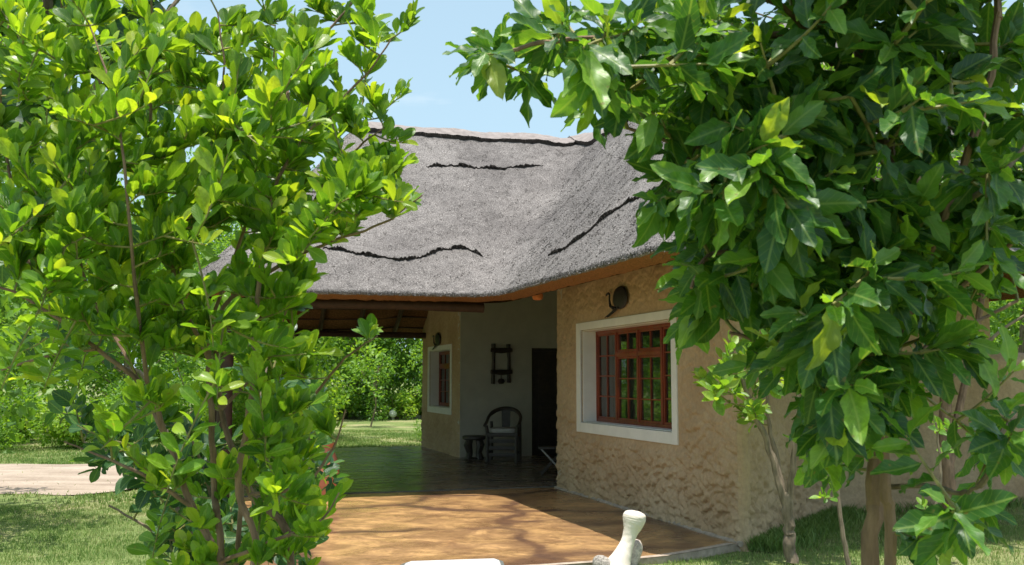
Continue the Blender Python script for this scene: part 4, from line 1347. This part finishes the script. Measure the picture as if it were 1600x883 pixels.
# ---- left foreground shrub
d = 2.85
gA = at(350, 1000, d); gA.z = GZ
A = Tree('round_leaf_shrub', gA, 'tall many-stemmed shrub with rounded bright green leaves filling the left foreground', 'shrub')
stA = at(352, 940, d)
B_ = M['bark_red']
A.branch([gA, at(362, 1400, d), stA, at(345, 878, d), at(300, 792, d), at(262, 690, d - .02), at(232, 612, d - .05), at(150, 545, d - .1), at(60, 478, d - .15), at(-40, 430, d - .2)], .015, .003, B_, 'stem')
A.branch([gA, at(352, 1400, d + .1), at(345, 883, d + .1), at(335, 760, d + .15), at(330, 640, d + .1), at(326, 560, d + .1), at(350, 480, d + .05), at(440, 412, d), at(520, 378, d - .03), at(600, 348, d - .05), at(660, 305, d - .05)], .013, .002, B_, 'stem')
A.branch([gA, at(372, 1400, d), at(455, 880, d + .05), at(392, 772, d + .15), at(345, 640, d + .25), at(330, 500, d + .3), at(260, 330, d + .3), at(235, 200, d + .2), at(240, 60, d + .15), at(230, -60, d)], .014, .0025, B_, 'stem')
A.branch([gA, at(345, 1400, d - .1), at(400, 890, d - .15), at(372, 770, d - .15), at(390, 640, d - .2), at(400, 500, d - .2), at(420, 330, d - .2), at(470, 220, d - .2), at(560, 130, d - .2), at(612, 60, d - .2)], .012, .002, B_, 'stem')
A.branch([gA, at(340, 1400, d + .2), at(370, 880, d + .3), at(390, 700, d + .35), at(470, 640, d + .3), at(540, 560, d + .2), at(590, 525, d + .2)], .011, .002, B_, 'stem')
for pts in ([(262, 690, d), (200, 560, d + .1), (130, 430, d + .2), (110, 250, d + .2), (100, 60, d + .1), (90, -40, d)],
            [(232, 612, d - .1), (215, 480, d - .25), (200, 320, d - .35), (180, 160, d - .35), (140, 40, d - .3)],
            [(330, 500, d + .3), (390, 330, d + .25), (420, 180, d + .2), (430, 40, d + .1)],
            [(300, 792, d), (220, 740, d - .1), (150, 710, d - .1), (100, 690, d - .1)],
            [(392, 772, d + .1), (470, 760, d), (520, 700, d), (540, 640, d)],
            [(345, 878, d), (440, 840, d - .15), (500, 815, d - .2), (530, 770, d - .2)],
            [(150, 545, d - .1), (60, 560, d - .1), (-30, 590, d - .1)],
            [(326, 560, d + .1), (270, 420, d + .0), (330, 260, d - .1), (350, 120, d - .2), (340, 20, d - .2)],
            [(470, 220, d - .2), (450, 120, d - .1), (520, 40, d - .1), (570, -20, d - .1)],
            [(440, 412, d), (500, 300, d + .1), (560, 230, d + .1), (600, 200, d + .1)],
            [(60, 478, d - .1), (20, 300, d), (0, 150, d), (20, 0, d)],
            [(345, 640, d + .2), (420, 560, d + .2), (450, 480, d + .1)]):
    A.branch([at(*p) for p in pts], .0065, .0018, B_, 'branch', 6)
LA = [(50, 70, 100, 100, 1), (50, 300, 110, 150, 1.2), (190, 110, 110, 120, 1), (330, 120, 80, 90, 1.0), (200, 330, 150, 130, 1.4), (360, 270, 120, 100, 1.5),
      (470, 190, 75, 60, 1.3), (575, 60, 32, 60, .6), (420, 70, 60, 50, .8), (500, 90, 40, 40, .7), (560, 310, 90, 55, 1.5), (640, 210, 22, 30, .7), (470, 340, 80, 55, 1.4), (420, 440, 70, 70, 1.2), (600, 250, 40, 35, 1),
      (300, 480, 130, 80, 1.25), (110, 490, 120, 60, .8), (470, 560, 45, 50, .9), (585, 528, 22, 14, 1.2), (390, 620, 100, 80, .85), (210, 640, 70, 60, .4),
      (460, 690, 65, 60, 1.0), (340, 790, 110, 80, .55), (490, 810, 45, 40, .9), (170, 690, 70, 35, .45), (470, 860, 60, 30, 1.4), (540, 780, 20, 20, .5), (60, 600, 70, 50, .3), (330, 880, 100, 30, .6)]
A.tips(.0062, 14, .062, .10)
blobs(A, LA, d, .28, 15, .061, 12.5, up=.9, face=.5, tipt=.78, inner=.48, maxd=.40, rad=.0024, rlat=.75, hz_=.6)
A.finish('obovate', M['leaf_shrub'], M['twig'], crows=6, ccols=2); print('A', len(A.P))

# ---- right foreground tree with broad wavy leaves
d = 2.55
gB = at(1368, 1000, d); gB.z = GZ
Bt = Tree('broad_leaf_tree', gB, 'large tree with broad wavy drooping leaves filling the right foreground', 'tree')
Bt.branch([gB, at(1366, 1500, d), at(1362, 883, d), at(1368, 780, d), at(1372, 660, d), at(1360, 560, d), at(1380, 420, d), at(1395, 250, d), at(1350, 90, d), at(1300, 10, d - .1)], .026, .013, B_, 'trunk')
Bt.branch([at(1382, 1500, d - .05), at(1392, 883, d - .05), at(1384, 760, d - .08), at(1380, 640, d - .1), at(1420, 480, d - .1), at(1480, 330, d - .2), at(1540, 150, d - .3), at(1560, 20, d - .3)], .016, .008, B_, 'trunk')
for pts, r0 in (([(1395, 260, d), (1350, 140, d - .05), (1260, 60, d - .1), (1150, 60, d - .15), (1040, 70, d - .2), (930, 60, d - .25), (830, 70, d - .25), (780, 85, d - .25)], .012),
            ([(1390, 300, d), (1290, 250, d - .1), (1180, 230, d - .15), (1080, 230, d - .2), (980, 200, d - .2)], .010),
            ([(1360, 560, d), (1400, 500, d), (1500, 450, d - .1), (1580, 380, d - .2), (1650, 330, d - .2)], .010),
            ([(1380, 420, d), (1290, 400, d), (1190, 390, d - .15), (1110, 400, d - .25), (1080, 450, d - .3)], .010),
            ([(1372, 660, d), (1450, 540, d + .1), (1530, 500, d + .2), (1590, 470, d + .2)], .009),
            ([(1370, 620, d), (1290, 560, d - .05), (1210, 540, d - .15), (1140, 520, d - .2)], .009),
            ([(1384, 760, d), (1450, 760, d - .2), (1500, 770, d - .3), (1530, 760, d - .35)], .008),
            ([(1480, 330, d - .2), (1560, 280, d - .3), (1620, 200, d - .3)], .008),
            ([(1540, 700, d - .35), (1580, 660, d - .35), (1640, 600, d - .35)], .008),
            ([(1300, 560, d), (1290, 640, d - .1), (1270, 700, d - .1)], .006),
            ([(1150, 60, d - .15), (1120, 150, d - .2), (1060, 280, d - .3), (1040, 310, d - .3)], .008),
            ([(1300, 100, d), (1220, 10, d - .2), (1100, -30, d - .3)], .009),
            ([(1300, 20, d), (1240, -120, d), (1150, -260, d - .1)], .010),
            ([(1320, 40, d), (1360, -120, d), (1380, -320, d), (1400, -400, d)], .012),
            ([(1560, 30, d - .3), (1560, -140, d - .2), (1600, -300, d - .1)], .010),
            ([(1370, -150, d), (1450, -230, d), (1520, -330, d)], .008),
            ([(1360, -100, d), (1260, -200, d - .2), (1200, -330, d - .3)], .008),
            ([(1530, 760, d - .35), (1560, 720, d - .4), (1570, 690, d - .4)], .007)):
    Bt.branch([at(*p) for p in pts], r0, .004, B_ if r0 > .0085 else M['bark_grey'], 'branch', 6)
LB = [(778, 85, 38, 28, 1.5), (832, 135, 8, 20, 2.5), (900, 50, 70, 40, 1.3), (960, 115, 50, 45, 1.3), (930, 190, 14, 22, 1.6), (1060, 60, 110, 60, 1.1), (1080, 180, 80, 70, 1.1),
      (1045, 290, 34, 42, 1.6), (1190, 150, 110, 110, 1.2), (1140, 320, 75, 60, 1.2), (1120, 430, 50, 55, 1.4), (1085, 490, 22, 25, 2), (1300, 80, 120, 80, .9), (1300, 250, 130, 110, 1.4),
      (1290, 420, 130, 110, 1.5), (1490, 100, 120, 120, 1.0), (1560, 300, 80, 100, 1.2), (1450, 400, 130, 100, 1.3), (1240, 520, 70, 45, 1.0), (1350, 600, 90, 70, 1.6), (1310, 690, 50, 35, .9), (1470, 510, 80, 50, .5),
      (1575, 680, 45, 35, 1.1), (1490, 810, 70, 50, .7), (1290, 680, 40, 25, .4), (1190, 560, 40, 30, .25), (1590, 560, 40, 30, .4), (1440, 690, 30, 40, .5), (1370, -70, 220, 50, 2.3), (1380, -200, 230, 70, 2.2), (1390, -340, 220, 70, 2.0)]
blobs(Bt, LB, d - .15, .28, 9, .110, 9.5, up=.1, droop=.55, face=.5, tipt=.66, inner=.2, tipcluster=True, maxd=.5, rad=.004, rlat=.8)  # low inner tint paints the crown's inner shade into the leaf colour
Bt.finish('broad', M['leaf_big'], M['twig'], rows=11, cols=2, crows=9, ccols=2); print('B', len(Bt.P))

# ---- tree with dark bluish leaves behind the shrub, top left
d = 4.6
gD = at(-190, 900, d); gD.z = GZ
Dt = Tree('dark_leaf_tree', gD, 'darker tree with large bluish leaves behind the shrub at the upper left', 'tree')
Dt.branch([gD, at(-160, 700, d), at(-90, 450, d), at(20, 200, d), at(80, 0, d), at(90, -200, d)], .05, .02, M['bark_grey'], 'trunk')
for pts in ([(-90, 450, d), (-100, 300, d), (-140, 200, d)], [(60, 250, d), (160, 120, d - .2), (260, 20, d - .2), (330, -60, d)], [(0, 230, d), (100, 240, d + .2), (230, 230, d + .3)], [(80, 60, d), (0, -60, d), (-60, -140, d)], [(-60, 380, d), (-20, 330, d), (60, 350, d - .2), (140, 330, d - .2)]):
    Dt.branch([at(*p) for p in pts], .018, .006, M['bark_grey'], 'branch', 7)
blobs(Dt, [(60, 60, 150, 100, 1.3), (200, 60, 90, 90, 1.0), (240, 180, 60, 60, .9), (60, 230, 120, 100, 1.2), (-80, 100, 100, 150, 1), (150, 330, 70, 60, .7), (120, -120, 180, 100, 1), (40, 380, 80, 50, .7)],
      d, .45, 8, .17, 3.2, up=.0, droop=.45, face=.4, tipt=.55, inner=.3, tipcluster=True, maxd=.8, rad=.007)
Dt.finish('oval', M['leaf_teal'], M['twig'], crows=4, ccols=1)

# ---- second, lower shrub standing just behind the first
d = 4.6
gG = at(350, 900, d); gG.z = GZ
Gt = Tree('low_shrub', gG, 'lower darker shrub behind the round-leaved shrub, spreading over the grass at lower left', 'shrub')
for pts in ([(345, 1100), (320, 900), (280, 800), (220, 730), (130, 690)], [(350, 1100), (350, 900), (330, 780), (300, 690), (250, 640)], [(360, 1100), (390, 900), (430, 780), (480, 690), (500, 600)], [(345, 1100), (340, 900), (240, 830), (170, 790)], [(352, 1100), (370, 860), (390, 700), (420, 560)], [(250, 640), (170, 570), (80, 520)]):
    Gt.branch([gG] + [at(x, y, d + random.uniform(-.25, .25)) for x, y in pts], .016, .004, M['bark_grey'], 'stem', 6)
blobs(Gt, [(165, 695, 80, 42, 1.4), (250, 750, 60, 50, 1.8), (320, 830, 90, 55, 2.4), (100, 520, 110, 60, .8), (225, 640, 60, 40, .8), (110, 650, 60, 30, .9), (480, 620, 55, 60, .8), (500, 700, 45, 50, 1.0), (500, 745, 32, 32, 1.3), (410, 820, 80, 60, 2.2), (410, 540, 60, 40, .6), (350, 700, 80, 60, 1.8), (480, 850, 40, 35, 1)],
      d, .35, 9, .088, 8.5, up=.3, face=.4, tipt=.6, inner=.35, maxd=.5, rad=.004, rlat=.85)
Gt.finish('oval', M['leaf_teal'], M['twig'], crows=5, ccols=1)

# ---- small tree by the house corner
gC = gnd(1238, 880, GZ); d = gC.y
Ct = Tree('small_corner_tree', gC, 'slender forked young tree with pale new leaves beside the house corner', 'tree')
Gb = M['bark_grey']
Ct.branch([gC, at(1233, 840, d), at(1232, 806, d), at(1228, 770, d)], .055, .045, Gb, 'trunk', 10)
Ct.branch([at(1230, 800, d), at(1215, 745, d), at(1198, 690, d), at(1180, 650, d), at(1160, 590, d), at(1140, 540, d)], .04, .012, Gb, 'branch')
Ct.branch([at(1229, 790, d), at(1214, 720, d + .1), at(1200, 650, d + .1), at(1205, 560, d + .1)], .03, .01, Gb, 'branch')
Ct.branch([at(1230, 795, d), at(1243, 700, d - .1), at(1247, 630, d - .1), at(1250, 520, d - .1)], .03, .01, Gb, 'branch')
Ct.branch([at(1244, 700, d), at(1280, 620, d), at(1310, 560, d)], .016, .006, Gb, 'branch')
blobs(Ct, [(1125, 600, 38, 34, 2.8), (1160, 640, 34, 26, 2.4), (1160, 560, 60, 40, 1.5), (1230, 560, 70, 60, 1.3), (1300, 600, 50, 60, 1.0), (1280, 660, 40, 25, .6), (1250, 480, 80, 60, 1.1)],
      d, .4, 9, .125, 11, up=.35, face=.5, tipt=.9, inner=.62, maxd=.55, rad=.006)
Ct.finish('oval', M['leaf_far'], M['twig'], crows=4, ccols=1)

# ---- finer-leaved tree standing right of the corner
gE = gnd(1495, 850, GZ); d = gE.y
Et = Tree('fine_leaf_tree', gE, 'dense finer-leaved tree on the grass right of the house corner', 'tree')
Et.branch([gE, at(1480, 760, d), at(1475, 640, d), at(1470, 480, d), at(1440, 300, d), at(1420, 120, d)], .07, .03, M['bark_red'], 'trunk', 10)
Et.branch([at(1476, 760, d), at(1500, 640, d + .2), at(1530, 480, d + .3), at(1560, 300, d + .3), at(1580, 100, d + .2)], .045, .02, M['bark_red'], 'trunk', 9)
for pts in ([(1470, 480, d), (1380, 420, d - .2), (1280, 360, d - .4), (1180, 330, d - .5), (1110, 320, d - .6)], [(1460, 380, d), (1360, 260, d), (1240, 180, d - .2), (1120, 160, d - .4)], [(1450, 350, d), (1500, 200, d + .5), (1540, 60, d + .6)], [(1420, 150, d), (1300, 60, d), (1180, 20, d)], [(1475, 600, d), (1560, 520, d - .2), (1640, 470, d - .3)]):
    Et.branch([at(*p) for p in pts], .025, .008, Gb, 'branch', 7)
blobs(Et, [(1400, 200, 180, 150, .9), (1230, 130, 120, 90, .7), (1160, 290, 100, 70, .9), (1300, 380, 140, 90, 1.3), (1460, 420, 120, 90, 1.1), (1560, 250, 100, 150, .9), (1560, 80, 100, 80, .6), (1400, 40, 150, 60, .5), (1250, 500, 100, 60, .8), (1420, 540, 90, 50, .6), (1070, 330, 40, 50, .8)],
      d, .7, 10, .115, 9.5, up=.3, face=.3, tipt=.68, inner=.35, maxd=.9, rad=.007)
Et.finish('oval', M['leaf_far'], M['twig'], crows=3, ccols=1)

# ---- thin stems with a few leaves under the right tree
for (pts, lab, bl) in (
    ([(1330, 905), (1318, 840), (1308, 760), (1300, 700), (1320, 640)], 'thin pale sapling between the corner tree and the broad-leaved tree', [(1300, 690, 30, 40, 1.4), (1290, 760, 25, 30, 1)]),
    ([(1440, 900), (1455, 820), (1470, 740), (1462, 660)], 'thin sapling just right of the broad-leaved tree trunk', [(1465, 680, 30, 40, 1.2), (1450, 780, 25, 30, .8)])):
    g_ = gnd(pts[0][0], pts[0][1], GZ); dd = g_.y
    Sg = Tree('sapling', g_, lab, 'sapling', 'saplings on the grass at right')
    Sg.branch([g_] + [at(x, y, dd) for x, y in pts[1:]], .022, .008, M['bark_grey'], 'stem', 7)
    blobs(Sg, bl, dd, .25, 7, .10, 9, up=.3, face=.4, tipt=.6, inner=.4, maxd=.4, rad=.004)
    Sg.finish('oval', M['leaf_far'], M['twig'], nsingle=60, crows=3)

# ---- urn plants
for (c_, lab, h_) in ((Vector((up.x, up.y, .70)), 'leafy green plant growing in the tall terracotta urn', .34), (Vector((u2.x, u2.y, .39)), 'spreading green plant growing in the low terracotta bowl', .4)):
    Pl = Tree('potted_plant', c_ - Vector((0, 0, .04)), lab, 'plant')
    for k in range(7):
        a = k * .9; e_ = c_ + Vector((math.cos(a) * .18, math.sin(a) * .18, h_ * random.uniform(.5, 1)))
        Pl.branch([c_ - Vector((0, 0, .04)), c_ + Vector((math.cos(a) * .06, math.sin(a) * .06, h_ * .4)), e_], .006, .003, M['twig'], 'stem', 5)
    Pl.prep()
    for k in range(26):
        a = random.uniform(0, 6.28); r_ = random.uniform(.05, .3)
        Pl.twig(c_ + Vector((math.cos(a) * r_, math.sin(a) * r_, random.uniform(.05, h_ + .1))), 6, .09, up=.4, face=.4, tipt=.7, inner=.5, maxd=.25, rad=.003)
    Pl.finish('oval', M['leaf_far'], M['twig'], nsingle=60, crows=3)

# ---- garden trees and bushes (built once per kind, copied)
def garden_tree(seed, h, crown_r, nleaf, tone, loc, label, trunk_r=.12, low=.25, lsize=.16, name='garden_tree', cat_='tree', group='trees in the garden beyond'):
    random.seed(seed)
    r_ = thing(name, loc, label, cat_, group)
    r_['_s'] = 1; del r_['_s']
    tb = MB()
    top = Vector((random.uniform(-.3, .3), random.uniform(-.3, .3), h * .8))
    tb.tube([(0, 0, -.1), tuple(top * .35 + Vector((.1, 0, 0))), tuple(top * .7), tuple(top)], [trunk_r, trunk_r * .8, trunk_r * .5, trunk_r * .2], 8)
    link('trunk', tb.mesh('trunk', M['bark_grey']), r_, local=True)
    lb = MB(); ends = []
    for k in range(13):
        z0 = h * random.uniform(low * .8, .75); a = k * 2.4 + random.uniform(-.4, .4)
        rr = crown_r * random.uniform(.45, .95) * (1 - .35 * (z0 / h))
        s0 = top * (z0 / (h * .8)); e_ = Vector((math.cos(a) * rr, math.sin(a) * rr, z0 + h * random.uniform(.08, .26)))
        lb.tube([tuple(s0), tuple((s0 + e_) / 2 + Vector((0, 0, -.1))), tuple(e_)], [trunk_r * .35, trunk_r * .22, .015], 6); ends.append(e_)
    ends.append(top + Vector((0, 0, h * .12)))
    link('limbs', lb.mesh('limbs', M['bark_grey']), r_, local=True)
    P, D, Nn, Sz, T = [], [], [], [], []
    subs = []
    for e_ in ends:
        for q in range(5):
            subs.append((e_ + Vector([random.gauss(0, .33) for _ in range(3)]) * crown_r * .7, crown_r * random.uniform(.13, .27), random.uniform(-.12, .14)))
    rs = np.random.default_rng(seed)
    per = nleaf // len(subs)
    for c_, rad, tt_ in subs:
        u = rs.normal(size=(per, 3)); u /= np.linalg.norm(u, axis=1)[:, None]
        rr = rad * rs.uniform(.35, 1.15, per)[:, None]
        P.append(np.array(c_) + u * rr * np.array([1.2, 1.2, .75])); D.append(u + rs.normal(size=(per, 3)) * .7 + [0, 0, -.15]); Nn.append(u * .4 + rs.normal(size=(per, 3)) * .6 + [0, 0, .9])
        Sz.append(rs.uniform(.7, 1.2, per) * lsize); T.append(np.clip(tone + tt_ + rs.normal(size=per) * .12, .01, .99))
    P, D, Nn, Sz, T = map(np.concatenate, (P, D, Nn, Sz, T))
    P[:, 2] = np.maximum(P[:, 2], .05)
    cr = leaf_cloud('crown', P, D, Nn, Sz, T, 'oval', M['leaf_far'], None, 2, 1, 4)
    cr.parent = r_
    return r_
def bush(seed, w_, h, nleaf, tone, loc, label, lsize=.11, name='garden_bush', group='bushes in the garden beyond'):
    random.seed(seed)
    r_ = thing(name, loc, label, 'bush', group)
    lb = MB()
    for k in range(7):
        a = k * .9; lb.tube([(0, 0, -.05), (math.cos(a) * w_ * .2, math.sin(a) * w_ * .2, h * .4), (math.cos(a) * w_ * .42, math.sin(a) * w_ * .42, h * .75)], [.03, .02, .008], 5)
    link('stems', lb.mesh('stems', M['bark_grey']), r_, local=True)
    rs = np.random.default_rng(seed)
    K = 26; cen = np.stack([rs.normal(size=K) * w_ * .26, rs.normal(size=K) * w_ * .26, h * rs.uniform(.15, .85, K)], 1); per = nleaf // K
    P = []; T = []; U = []
    for k in range(K):
        u = rs.normal(size=(per, 3)); u /= np.linalg.norm(u, axis=1)[:, None]; U.append(u)
        P.append(cen[k] + u * rs.uniform(.4, 1.1, per)[:, None] * w_ * .17); T.append(np.clip(tone + rs.uniform(-.12, .12) + rs.normal(size=per) * .12, .01, .99))
    P, T, U = map(np.concatenate, (P, T, U)); P[:, 2] = np.maximum(P[:, 2], .03)
    cr = leaf_cloud('foliage', P, U + rs.normal(size=U.shape) * .6, rs.normal(size=U.shape) * .6 + [0, 0, .9] + U * .3, rs.uniform(.7, 1.2, len(P)) * lsize, T, 'oval', M['leaf_far'], None, 2, 1, 4)
    cr.parent = r_
    return r_
def copy_tree(o, loc, rz, sc, label):
    c = o.copy(); COL.objects.link(c); c.location = loc; c.rotation_euler = (0, 0, rz); c.scale = (sc, sc, sc * random.uniform(.9, 1.1)); c['label'] = label
    for ch in o.children:
        k = ch.copy(); COL.objects.link(k); k.parent = c
    return c
protoT = [garden_tree(101, 6.5, 2.9, 9500, .45, (-6.6, 43, GZ), 'mid green rounded tree left of the veranda gap', low=.12),
          garden_tree(102, 8.5, 3.2, 11500, .28, (-14.6, 38, GZ), 'tall dark evergreen tree behind the dirt track at far left', .16, low=.1),
          garden_tree(103, 4.6, 2.0, 7500, .70, (-6.3, 27.5, GZ), 'bright yellow-green young tree left of the veranda lawn', .07, low=.12, lsize=.17),
          garden_tree(104, 7.0, 2.6, 9000, .55, (-10.4, 36, GZ), 'feathery mid green tree beyond the dirt track', .10, low=.08, lsize=.13)]
protoB = [bush(201, 2.2, 1.5, 3800, .5, (-8.8, 26.5, GZ), 'broad green bush behind the shrub, beyond the track'), bush(202, 1.7, 1.2, 3200, .75, (-4.6, 41.2, GZ), 'light green bush by the white globe', .12), bush(203, 2.6, 2.2, 4600, .3, (-3.0, 42, GZ), 'dark bush against the trees beyond the lawn')]
random.seed(55)
deps = {}
spots = [(-3.1, 37, 0, 1.0), (-1.6, 42, 1, 1.05), (-5.6, 40, 1, .95), (-8.4, 42, 3, 1.1), (-12.5, 33, 0, 1.05), (-18, 34, 1, 1.1), (-16.5, 29, 3, .95), (-21, 30, 2, 1.2), (-22, 42, 1, 1.2), (-26, 34, 0, 1.2), (-12, 45, 1, 1.2), (-17, 47, 3, 1.2),
         (-30, 27, 1, 1.1), (-28, 20, 3, 1.1), (-31, 14, 0, 1.2), (-24, 24, 2, 1.2), (-35, 20, 1, 1.3), (-22.5, 16, 0, .9), (3, 46, 0, 1.2), (9, 40, 1, 1.1), (11.5, 30, 3, 1.0), (14, 24, 0, 1.0), (11, 22.5, 2, 1.1), (16, 33, 1, 1.2), (-7.4, 33.5, 2, 1.15), (-34, 62, 1, 1.7), (-27, 60, 0, 1.8), (-20, 58, 1, 1.6), (-13, 60, 1, 1.7), (-7, 58, 0, 1.6), (-1, 60, 1, 1.6), (-42, 60, 1, 1.8), (-15, 30, 2, 1.0), (-11, 29.5, 0, .9), (-13.5, 24.5, 3, .8), (-26, 6, 1, 1.2), (-30, 0, 3, 1.2), (-20, -9, 0, 1.1), (13, 18, 1, .8), (9.5, 19, 0, .8), (-1.2, 36, 3, .85), (-19, 23.5, 2, 1.0)]
kindname = ['mid green rounded tree', 'tall dark evergreen tree', 'bright yellow-green young tree', 'feathery mid green tree']
def where(x, y):
    px = 800 + 1600 * x / max(y, .1)
    if y < 8 or px < -60: return 'far out left of the track'
    side = 'at far left' if px < 150 else 'behind the round-leaved shrub' if px < 440 else 'seen through the veranda' if px < 680 else 'hidden behind the house' if px < 1400 else 'behind the courtyard wall'
    return side
seen = {}
nth = ['nearest', 'second nearest', 'third nearest', 'fourth nearest', 'fifth nearest', 'sixth nearest', 'seventh nearest', 'eighth nearest', 'ninth nearest', 'tenth nearest', 'eleventh nearest']
spots.sort(key=lambda s_: s_[1])
spots = [((x * 42.5 / y, 42.5 + (y % 4), k, sc * 1.2) if (8 < y < 42.5 and -.235 < x / y < -.045) else (x, y, k, sc)) for (x, y, k, sc) in spots]
spots += [(-5.6, 24.0, 2, .75), (-6.6, 25.5, 0, .62)]
for (x, y, k, sc) in spots:
    key = (k, where(x, y)); i = seen.get(key, 0); seen[key] = i + 1
    copy_tree(protoT[k], (x, y, GZ), random.uniform(0, 6.28), sc, f'{kindname[k]} {where(x, y)}, {nth[i]} one')
bspots = [(-6.3, 27.5, 0, .9), (-5.2, 32, 1, 1.0), (-2.9, 31.5, 1, .8), (-4.9, 34, 2, 1.0), (-7.6, 30.5, 2, .9), (-10.4, 28, 0, 1.1), (-12.6, 26, 1, 1.2), (-14.5, 24.5, 2, 1.0), (-11.8, 22.6, 0, .9), (-16.2, 22.5, 0, 1.1), (-9.9, 23.6, 1, 1.0), (-18, 20, 2, 1.1), (-20.5, 18, 0, 1.2), (-1.95, 26.5, 0, .38),
          (8.2, 16.2, 1, .9), (10.2, 15.6, 0, 1.0), (-6.9, 24.3, 1, .7), (-1.7, 32, 2, .8)]
bn = ['broad mid green bush', 'light green bush', 'dark rounded bush']
bspots.sort(key=lambda s_: s_[1])
seen = {}
bspots = [((x * 41.5 / y, 41.5 + (y % 2), k, sc * 1.2) if (-.165 < x / y < -.045 and x != -1.95) else (x, y, k, sc)) for (x, y, k, sc) in bspots]
for (x, y, k, sc) in bspots:
    key = (k, where(x, y)); i = seen.get(key, 0); seen[key] = i + 1
    copy_tree(protoB[k], (x, y, GZ), random.uniform(0, 6.28), sc, f'{bn[k]} {where(x, y)}, {nth[i]} one')
# shade trees over the left grass, outside the frame at left
copy_tree(protoT[0], (-7.1, 10.6, GZ), 1.0, .92, 'spreading shade tree just outside the view at left of the grass')
# slim sapling on the far lawn seen through the veranda
sg = gnd(578, 668, GZ)
gs = garden_tree(110, 3.0, .75, 900, .55, sg, 'slim young sapling on the sunny lawn seen through the veranda', .03, low=.4, lsize=.13, name='lawn_sapling')
gs.scale = (1, 1, .85)

# ------------------------------------------------------------------ grass
def inpoly(X, Y, poly):
    ins = np.zeros(len(X), bool); n = len(poly); j = n - 1
    for i in range(n):
        xi, yi = poly[i][:2]; xj, yj = poly[j][:2]
        c = ((yi > Y) != (yj > Y)) & (X < (xj - xi) * (Y - yi) / (yj - yi + 1e-12) + xi)
        ins ^= c; j = i
    return ins
HOUSEP = [tuple(HW(*p)[:2]) for p in ((0.0, 0.0), (1.9, 2.25), (1.9, 4.6), (2.0, 4.6), (2.45, 12.5), (14, 12.5), (14, 0))]
def grass(name, x0, x1, y0, y1, n, h0, h1, w0):
    X = rng.uniform(x0, x1, n); Y = rng.uniform(y0, y1, n)
    px = 800 + 1600 * X / Y
    k = ~inpoly(X, Y, PATIO) & ~inpoly(X, Y, VERANDA) & ~inpoly(X, Y, HOUSEP) & (~inpoly(X, Y, track) | (rng.random(n) < .02)) & (px > -80) & (px < 1680)
    cl = vnoise(X * 1.3 + 20, Y * 1.3 + 20, 9) * .6 + vnoise(X * 5 + 7, Y * 5, 10) * .4
    k &= rng.random(n) < np.clip(cl * 2.2 - .25, .12, 1)
    X, Y, cl = X[k], Y[k], cl[k]; n = len(X)
    a = rng.uniform(0, 6.283, n); hh = rng.uniform(h0, h1, n) * (.6 + cl * .8); le = rng.uniform(.1, .9, n) * hh; w_ = w0 * rng.uniform(.6, 1.2, n)
    b_ = rng.uniform(0, 6.283, n)
    P = np.stack([X, Y, gh(X, Y)], 1)
    s_ = np.stack([np.cos(a), np.sin(a), 0 * a], 1) * w_[:, None]; l_ = np.stack([np.cos(b_), np.sin(b_), 0 * a], 1) * le[:, None]; up_ = np.stack([0 * a, 0 * a, hh], 1)
    V = np.stack([P - s_, P + s_, P + up_ * .6 + l_ * .4 + s_ * .7, P + up_ + l_, P + up_ * .6 + l_ * .4 - s_ * .7], 1).reshape(-1, 3)
    Bq = np.arange(n)[:, None] * 5
    T1 = np.concatenate([Bq + [[0, 1, 2]], Bq + [[0, 2, 4]], Bq + [[4, 2, 3]]])
    tn = np.clip(.55 - (cl - .5) * .8 + rng.normal(size=n) * .17, .01, .99)
    o = link(name, np_mesh(name, V, T1, M['blade'], np.repeat(tn, 5)))
    return tag(o, cat='grass', kind='stuff', label=None)
o = grass('short_grass', -6.5, 8.5, 7.2, 13, 230000, .02, .045, .0035); o['label'] = 'short patchy lawn grass around the patio'
o = grass('distant_grass', -14, 9, 13, 32, 260000, .03, .06, .009); o['label'] = 'bright lawn grass further off beyond track and veranda'
# tufts along the foot of the right-hand wall
X = []; Y = []
for k in range(9000):
    t_ = random.random(); o_ = abs(random.gauss(0, .16)) + .02
    q = HW(1.9 * t_, 2.2 * t_) + (vd - ud * 1.15).normalized() * o_ if k % 3 else HW(1.95 + .4 * t_, 2.2 + 9 * t_) - ud * o_
    X.append(q.x); Y.append(q.y)
X, Y = np.array(X), np.array(Y); n = len(X); a = rng.uniform(0, 6.283, n); hh = rng.uniform(.05, .15, n)
P = np.stack([X, Y, np.full(n, GZ)], 1); s_ = np.stack([np.cos(a), np.sin(a), 0 * a], 1) * .005; b_ = rng.uniform(0, 6.283, n); l_ = np.stack([np.cos(b_), np.sin(b_), 0 * a], 1) * (hh * .6)[:, None]; up_ = np.stack([0 * a, 0 * a, hh], 1)
V = np.stack([P - s_, P + s_, P + up_ * .6 + l_ * .4 + s_, P + up_ + l_, P + up_ * .6 + l_ * .4 - s_], 1).reshape(-1, 3); Bq = np.arange(n)[:, None] * 5
o = link('wall_foot_weeds', np_mesh('wall_foot_weeds', V, np.concatenate([Bq + [[0, 1, 2]], Bq + [[0, 2, 4]], Bq + [[4, 2, 3]]]), M['blade'], np.repeat(np.clip(rng.normal(.35, .15, n), .01, .95), 5)))
tag(o, 'taller weeds along the foot of the adobe wall', 'weeds', kind='stuff')
print('OBJECTS', len(bpy.data.objects), 'tris~', sum(len(o.data.polygons) for o in bpy.data.objects if o.type == 'MESH'))
